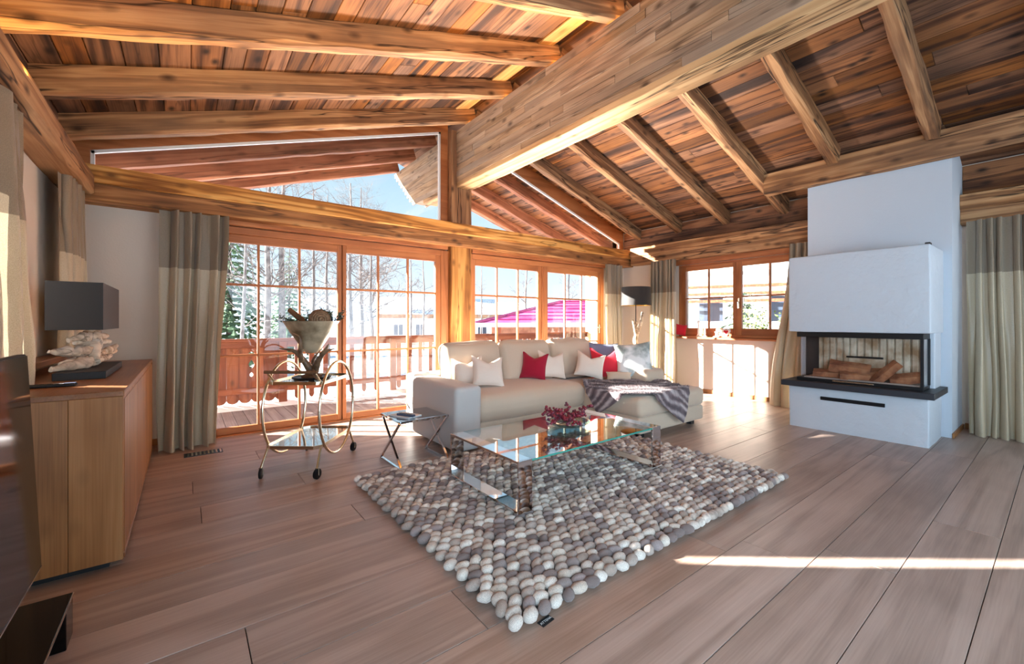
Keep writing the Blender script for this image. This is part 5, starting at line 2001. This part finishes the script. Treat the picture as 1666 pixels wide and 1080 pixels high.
# ground and hills
def gz(x, y):
    r = hypot(x - 3, y - 2)
    z = -0.75 - 0.03 * max(0, y - 9) + 0.5 * noise.noise(Vector((x * 0.06, y * 0.06, 3)))
    if x > 8.6:
        k = min(1, (x - 8.6) / 2.5)
        z = z * (1 - k) + k * (0.30 + 0.02 * (x - 9) + 0.15 * noise.noise(Vector((x * 0.3, y * 0.3, 5))))
        if y > 7:
            kk = min(1, (y - 7) / 4)
            z = z * (1 - kk) + kk * (-0.75 - 0.02 * (y - 9))
    return z


def ring_ground(u, v):
    r = 4.0 * (60.0 ** v)
    a = 2 * pi * u
    x, y = 3 + r * cos(a), 2 + r * sin(a)
    return (x, y, gz(x, y) - (0 if r > 9.5 else 0.6 * (1 - (r - 4) / 5.5)))


snow = M().grid(ring_ground, 96, 60, closed_u=True).build('snow_ground', 'snow', smooth=180, at=(3, 2, -1))
struct(snow)


def hill_pt(u, v):
    a = 2 * pi * u
    r = 240 + 420 * v
    x, y = r * cos(a), r * sin(a)
    hgt = (16 + 20 * noise.noise(Vector((cos(a) * 3.1, sin(a) * 3.1, 0.4))) + 9 * noise.noise(Vector((cos(a) * 11, sin(a) * 11, 2))))
    z = -8 + max(6, hgt + 14) * sin(pi * min(1, v * 1.1) * 0.5)
    return (x, y, z)


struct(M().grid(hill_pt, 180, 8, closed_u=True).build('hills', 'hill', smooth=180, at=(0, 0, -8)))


# trees -------------------------------------------------------------------------------------------
def bare_tree(label, x, y, h, r, seed, lean=0.0, mat='birch', dens=1.0, start=0.25, wide=0.30, group=None):
    rnd = random.Random(seed)
    z0 = gz(x, y) - 0.1
    t = thing('bare_tree', label, 'tree', (x, y, z0), group)
    tk, br = M(), M()
    pts, rad = [], []
    n = 10
    for i in range(n + 1):
        k = i / n
        pts.append(Vector((x + lean * k * h + 0.12 * h * 0.12 * noise.noise(Vector((seed, k * 3, 0))), y + 0.12 * h * 0.12 * noise.noise(Vector((seed, k * 3, 9))), z0 + h * k)))
        rad.append(r * (1 - 0.88 * k) + 0.006)
    tk.tube(pts, rad, 8)

    def branch(p, d, L, rr, depth):
        q = [p]
        cur = Vector(p)
        dd = Vector(d)
        for i in range(4):
            dd = (dd + Vector((rnd.gauss(0, .16), rnd.gauss(0, .16), rnd.gauss(0.05, .12)))).normalized()
            cur = cur + dd * (L / 4)
            q.append(cur.copy())
        br.tube(q, [rr * (1 - 0.2 * i) for i in range(5)], 4 if depth else 5)
        if depth > 0:
            for i in range(int(6 * dens) if depth == 2 else 5):
                k = rnd.uniform(0.25, 1.0)
                j = min(3, int(k * 4))
                pp = q[j].lerp(q[j + 1], k * 4 - j if k < 1 else 1)
                nd = (dd * 0.7 + Vector((rnd.gauss(0, .7), rnd.gauss(0, .7), rnd.gauss(0.15, .5)))).normalized()
                branch(pp, nd, L * rnd.uniform(0.35, 0.6), rr * 0.5, depth - 1)
    nb = int(15 * dens)
    for i in range(nb):
        k = rnd.uniform(start, 0.98)
        j = min(n - 1, int(k * n))
        p = pts[j].lerp(pts[j + 1], k * n - j)
        a = rnd.uniform(0, 2 * pi)
        d = Vector((cos(a), sin(a), rnd.uniform(0.25, 0.9))).normalized()
        branch(p, d, h * wide * (1.15 - k * 0.7) * rnd.uniform(0.6, 1.1), r * 0.32 * (1.1 - k), 2)
    tk.build('trunk', mat, t, smooth=70)
    stuff(br.build('branches', 'bark', t))
    return t


def spruce(label, x, y, h, w, seed, group=None):
    rnd = random.Random(seed)
    z0 = gz(x, y) - 0.1
    t = thing('spruce_tree', label, 'tree', (x, y, z0), group)
    M().tube([(x, y, z0), (x, y, z0 + h * 0.97)], [h * 0.02, 0.01], 7).build('trunk', 'bark', t, smooth=60)
    nd = M()
    tiers = int(h * 3.4)
    for i in range(tiers):
        k = i / tiers
        z = z0 + h * (0.10 + 0.88 * k)
        R = w * (1 - k) ** 0.85 + 0.12
        m_ = max(5, int(11 * (1 - k)) + 3)
        for j in range(m_):
            a = 2 * pi * (j + rnd.random()) / m_
            L = R * rnd.uniform(0.7, 1.1)
            d = Vector((cos(a), sin(a), 0))
            sd = Vector((-sin(a), cos(a), 0))
            droop = rnd.uniform(0.25, 0.45)
            prev = Vector((x, y, z))
            segs = max(3, int(L / 0.28))
            for s in range(segs):
                q = (s + 1) / segs
                p = Vector((x, y, z)) + d * (L * q) + Vector((0, 0, -droop * L * q * q + 0.06 * L * q))
                ww = 0.20 * L * (1 - q * 0.75) + 0.05
                for sg in (-1, 1):
                    e_ = prev.lerp(p, 0.7) + sd * sg * ww * rnd.uniform(0.7, 1.2) + Vector((0, 0, -0.10 * ww - rnd.uniform(0, 0.05)))
                    nd.add([prev, p, e_], [(0, 1, 2)])
                    e2 = prev.lerp(p, 0.4) + sd * sg * ww * 0.5 + Vector((0, 0, -0.5 * ww))
                    nd.add([prev, p, e2], [(0, 1, 2)])
                prev = p
    stuff(nd.build('needles', 'needle', t))
    return t


bare_tree('birch with forked trunk just left of the antler bowl, outside the glazed door', 2.6, 19.4, 10.5, 0.15, 1, 0.004, mat='birch', dens=1.2, start=0.25, wide=0.30)
bare_tree('slimmer birch right beside the forked birch behind the left glazed door', 3.3, 20.8, 11.0, 0.17, 2, 0.006, mat='birch', dens=1.2, start=0.25, wide=0.30)
bare_tree('leaning thin birch at the left end of the garden behind the curtain edge', 1.6, 18.3, 9.5, 0.07, 3, 0.030, mat='birch', dens=0.9, start=0.20, wide=0.30)
bare_tree('thin grey tree behind the right panes of the first glazed leaf', 5.0, 22.6, 9.0, 0.11, 4, 0.000, mat='bark', dens=1.1, start=0.20, wide=0.30)
bare_tree('thin grey tree next to the stile between the two left glazed leaves', 6.2, 24.8, 9.5, 0.11, 5, 0.000, mat='bark', dens=1.1, start=0.20, wide=0.30)
bare_tree('thick-stemmed bare tree at the left panes of the second glazed leaf', 6.0, 20.0, 8.8, 0.14, 13, 0.000, mat='birch', dens=1.3, start=0.18, wide=0.34)
bare_tree('bushy bare tree in front of the snowy house', 9.0, 25.9, 8.2, 0.15, 6, 0.000, mat='bark', dens=1.6, start=0.15, wide=0.36)
bare_tree('many-branched crown seen through the gable glass above the tie beam', 10.8, 33.3, 13.0, 0.20, 7, 0.000, mat='bark', dens=1.8, start=0.30, wide=0.32)
bare_tree('slim poplar-like tree before the right end of the snowy house', 14.3, 31.9, 9.0, 0.10, 8, 0.000, mat='bark', dens=1.1, start=0.20, wide=0.18)
bare_tree('second slim tree before the right end of the snowy house', 16.4, 34.0, 9.6, 0.10, 9, 0.000, mat='bark', dens=1.1, start=0.20, wide=0.18)
bare_tree('bare treetop above the left end of the magenta roof', 23.2, 35.2, 9.0, 0.11, 10, 0.000, mat='bark', dens=1.0, start=0.20, wide=0.20)
bare_tree('bare treetop above the middle of the magenta roof', 25.4, 30.9, 9.6, 0.13, 11, 0.000, mat='bark', dens=1.0, start=0.20, wide=0.20)
bare_tree('bare treetop above the right end of the magenta roof', 28.6, 28.5, 9.8, 0.13, 12, 0.000, mat='bark', dens=1.0, start=0.20, wide=0.20)
spruce('dark green spruce behind the left glazed door, close to the curtain', 1.5, 22.1, 9.0, 2.3, 1)
spruce('spruce partly hidden by the birches behind the left glazed door', 5.8, 33.4, 8.0, 2.6, 2)
rnd = random.Random(50)
for i in range(9):
    xx, yy_ = 58 + i * 5.2 + rnd.uniform(-1, 1), 62 - i * 1.5
    spruce('%s small far spruce from the left on the hillside beyond the magenta roof' % (ORD + ['ninth'])[i], xx, yy_, rnd.uniform(6.5, 9.5), 2.0, 60 + i, 'far spruces beyond the magenta roof')


def frame_at(x, y, z, yaw):
    return Matrix.Translation((x, y, z)) @ Matrix.Rotation(yaw, 4, 'Z')


def pp(m, name, mat, root, F):
    m.xf(F)
    return m.build(name, mat, root)


# neighbour house with a snowy roof (seen through the second glazed leaf)
F = frame_at(24.5, 46.0, -1.6, radians(-24))
nh = thing('neighbour_house', 'pale neighbour house with a snowy roof and chimney behind the bare trees', 'house', F.translation)
pp(M().box(-6.5, 6.5, 0, 8, 0, 3.6), 'wall', 'house', nh, F)
pp(M().prism([(-1.0, 3.4), (4.2, 5.6), (9.0, 3.6), (9.0, 3.85), (4.2, 6.0), (-1.0, 3.75)], 'x', -7.3, 7.3), 'roof', 'snow', nh, F)
pp(M().box(-7.3, 7.3, -1.06, -1.0, 3.25, 3.72), 'fascia', 'house_wood', nh, F)
pp(M().box(2.0, 3.0, 3.6, 4.6, 5.0, 7.0), 'chimney', 'house_wood', nh, F)
pp(M().box(1.7, 3.3, 3.3, 4.9, 7.0, 7.2), 'chimney_cap', 'snow', nh, F)
pp(M().prism([(-0.2, 4.3), (2.4, 5.1), (2.4, 5.5), (-0.2, 4.75)], 'x', -5.2, 0.2), 'dormer_roof', 'snow', nh, F)
for i in range(5):
    xw = -5.6 + i * 2.5
    w = pp(M().box(xw, xw + 1.2, -0.06, 0.02, 1.2, 2.6), 'window', 'white_paint', nh, F)
    pp(M().box(xw + 0.08, xw + 0.56, -0.08, -0.05, 1.28, 2.52), 'pane', 'pane_dark', w, F)
    pp(M().box(xw + 0.64, xw + 1.12, -0.08, -0.05, 1.28, 2.52), 'pane', 'pane_dark', w, F)
pp(M().box(-6.6, 6.6, -0.6, -0.05, 0.6, 0.75), 'balcony', 'house_wood', nh, F)

# low building under a magenta roof (seen through the right glazed pair)
F = frame_at(17.2, 16.0, -1.1, radians(-33))
mr_ = thing('garden_building', 'low wooden building under a bright magenta metal roof', 'building', F.translation)
pp(M().box(-5.0, 7.5, 0.6, 6, 0, 2.2), 'wall', 'house_wood', mr_, F)
EV, RG = 2.30, 3.62          # eaves and ridge height of the hipped roof
hip = [(-5.9, -0.6, EV), (9.5, -0.6, EV), (9.5, 8.0, EV), (-5.9, 8.0, EV), (-0.6, 3.7, RG), (9.5, 3.7, RG)]
pp(M().add(hip, [(0, 1, 5, 4), (3, 4, 5, 2), (0, 4, 3), (1, 2, 5), (3, 2, 1, 0)]), 'roof', 'magenta', mr_, F)
pp(M().tube([(-5.9, -0.6, EV + 0.03), (-0.6, 3.7, RG + 0.03)], 0.07, 6), 'hip_cap', 'magenta_dark', mr_, F)
pp(M().tube([(-0.6, 3.7, RG + 0.03), (9.5, 3.7, RG + 0.03)], 0.07, 6), 'ridge_cap', 'magenta_dark', mr_, F)
for q in (0.14, 0.30, 0.46, 0.62, 0.78, 0.9):
    yq, zq = -0.6 + 4.3 * q, EV + (RG - EV) * q
    pp(M().tube([(-5.9 + 5.3 * q, yq, zq + 0.02), (9.5, yq, zq + 0.02)], 0.035, 5), 'snow_guard', 'magenta_dark', mr_, F)
pp(M().box(-5.9, 9.5, -0.68, -0.60, 2.10, 2.32), 'gutter', 'white_paint', mr_, F)
for xx in (-4.6, -2.0, 0.6, 3.2, 5.8):
    pp(M().box(xx - 0.09, xx + 0.09, -0.1, 0.08, 0, 2.25), 'post', 'rail', mr_, F)
for zz in (0.45, 0.75, 1.05):
    pp(M().box(-4.6, 5.8, -0.05, 0.02, zz - 0.07, zz + 0.05), 'fence_rail', 'rail_x', mr_, F)
for i in range(5):
    xw = -3.9 + i * 2.3
    w = pp(M().box(xw, xw + 0.9, 0.52, 0.62, 0.8, 1.7), 'window', 'white_paint', mr_, F)
    pp(M().box(xw + 0.07, xw + 0.83, 0.49, 0.53, 0.87, 1.63), 'pane', 'pane_dark', w, F)

# garden at the right window
F = frame_at(22.5, 7.6, 0.3, radians(-68))
hr = thing('hillside_house', 'sunlit house with brown balcony beams outside the right window', 'house', F.translation)
pp(M().box(-5.5, 5.5, 0, 6, 0, 4.8), 'wall', 'house', hr, F)
pp(M().prism([(-1.3, 4.6), (3, 6.4), (7.3, 4.6), (7.3, 4.9), (3, 6.75), (-1.3, 4.95)], 'x', -6.3, 6.3), 'roof', 'snow', hr, F)
for zz in (1.9, 2.25, 2.6, 3.9):
    pp(M().box(-5.6, 5.6, -1.0, -0.9, zz, zz + 0.14), 'balcony_beam', 'rail_x', hr, F)
for xx in (-5.0, -2.5, 0.0, 2.5, 5.0):
    pp(M().box(xx - 0.1, xx + 0.1, -1.02, -0.82, 0, 4.7), 'balcony_post', 'house_wood', hr, F)
for i in range(3):
    xw = -4.3 + i * 3.1
    w = pp(M().box(xw, xw + 1.3, -0.06, 0.02, 0.9, 2.3), 'window', 'white_paint', hr, F)
    pp(M().box(xw + 0.1, xw + 1.2, -0.09, -0.05, 1.0, 2.2), 'pane', 'pane_dark', w, F)


def shrub(label, x, y, h, w, seed, mat='shrub'):
    rnd = random.Random(seed)
    z0 = gz(x, y) - 0.05
    t = thing('shrub', label, 'shrub', (x, y, z0))
    st_, lv = M(), M()
    for i in range(12):
        a = rnd.uniform(0, 2 * pi)
        tip = Vector((x + cos(a) * w * rnd.uniform(0.2, 0.8), y + sin(a) * w * rnd.uniform(0.2, 0.8), z0 + h * rnd.uniform(0.6, 1.0)))
        b0_ = Vector((x + cos(a) * 0.1, y + sin(a) * 0.1, z0))
        st_.tube([b0_, b0_.lerp(tip, 0.5) + Vector((0, 0, 0.1 * h)), tip], [0.02, 0.013, 0.006], 5)
        for k in range(110):
            q = rnd.uniform(0.25, 1.05)
            p = b0_.lerp(tip, q) + Vector((rnd.gauss(0, .09), rnd.gauss(0, .09), rnd.gauss(0, .09))) * (w / 0.5)
            d = Vector((rnd.gauss(0, 1), rnd.gauss(0, 1), rnd.gauss(0.3, 1))).normalized()
            s_ = d.orthogonal().normalized() * 0.022
            L = rnd.uniform(0.05, 0.11)
            lv.add([p, p + d * L * 0.5 + s_, p + d * L, p + d * L * 0.5 - s_], [(0, 1, 2, 3)])
    st_.build('stem', 'bark', t)
    stuff(lv.build('leaves', mat, t))


shrub('yellow-green shrub outside the left sash of the right window', 10.3, 5.6, 1.25, 0.42, 1)
shrub('tall shrub outside the middle of the right window', 10.8, 4.6, 1.6, 0.55, 2)
shrub('slim bright conifer shrub outside the right sash of the right window', 10.9, 3.75, 1.75, 0.28, 3)
spruce('snow-dusted spruce beside the house outside the right window', 12.5, 5.55, 2.2, 0.9, 71)
# folding garden chair
F = frame_at(10.6, 3.02, gz(10.6, 3.02) + 0.02, radians(-60))
gc = thing('garden_chair', 'dark folding garden chair in the snow outside the right window', 'chair', F.translation)
for s in (-0.24, 0.24):
    pp(M().bar((s, -0.3, 0.0), (s, 0.22, 0.62), 0.03, 0.03), 'leg', 'iron', gc, F)
    pp(M().bar((s * 0.92, 0.28, 0.0), (s * 0.92, -0.24, 0.50), 0.03, 0.03), 'leg', 'iron', gc, F)
    pp(M().bar((s, 0.16, 0.45), (s, 0.36, 1.10), 0.03, 0.03), 'back_post', 'iron', gc, F)
    pp(M().bar((s, -0.24, 0.66), (s, 0.24, 0.66), 0.05, 0.025), 'armrest', 'iron', gc, F)
pp(M().box(-0.25, 0.25, -0.24, 0.20, 0.43, 0.455, 0.004), 'seat', 'slate', gc, F)
m = M()
vs = [(-0.23, 0.185, 0.52), (0.23, 0.185, 0.52), (0.23, 0.355, 1.08), (-0.23, 0.355, 1.08)]
m.add(vs + [(a, b + 0.02, c) for a, b, c in vs], [(0, 1, 2, 3), (7, 6, 5, 4), (0, 4, 5, 1), (1, 5, 6, 2), (2, 6, 7, 3), (3, 7, 4, 0)])
pp(m, 'backrest', 'slate', gc, F)
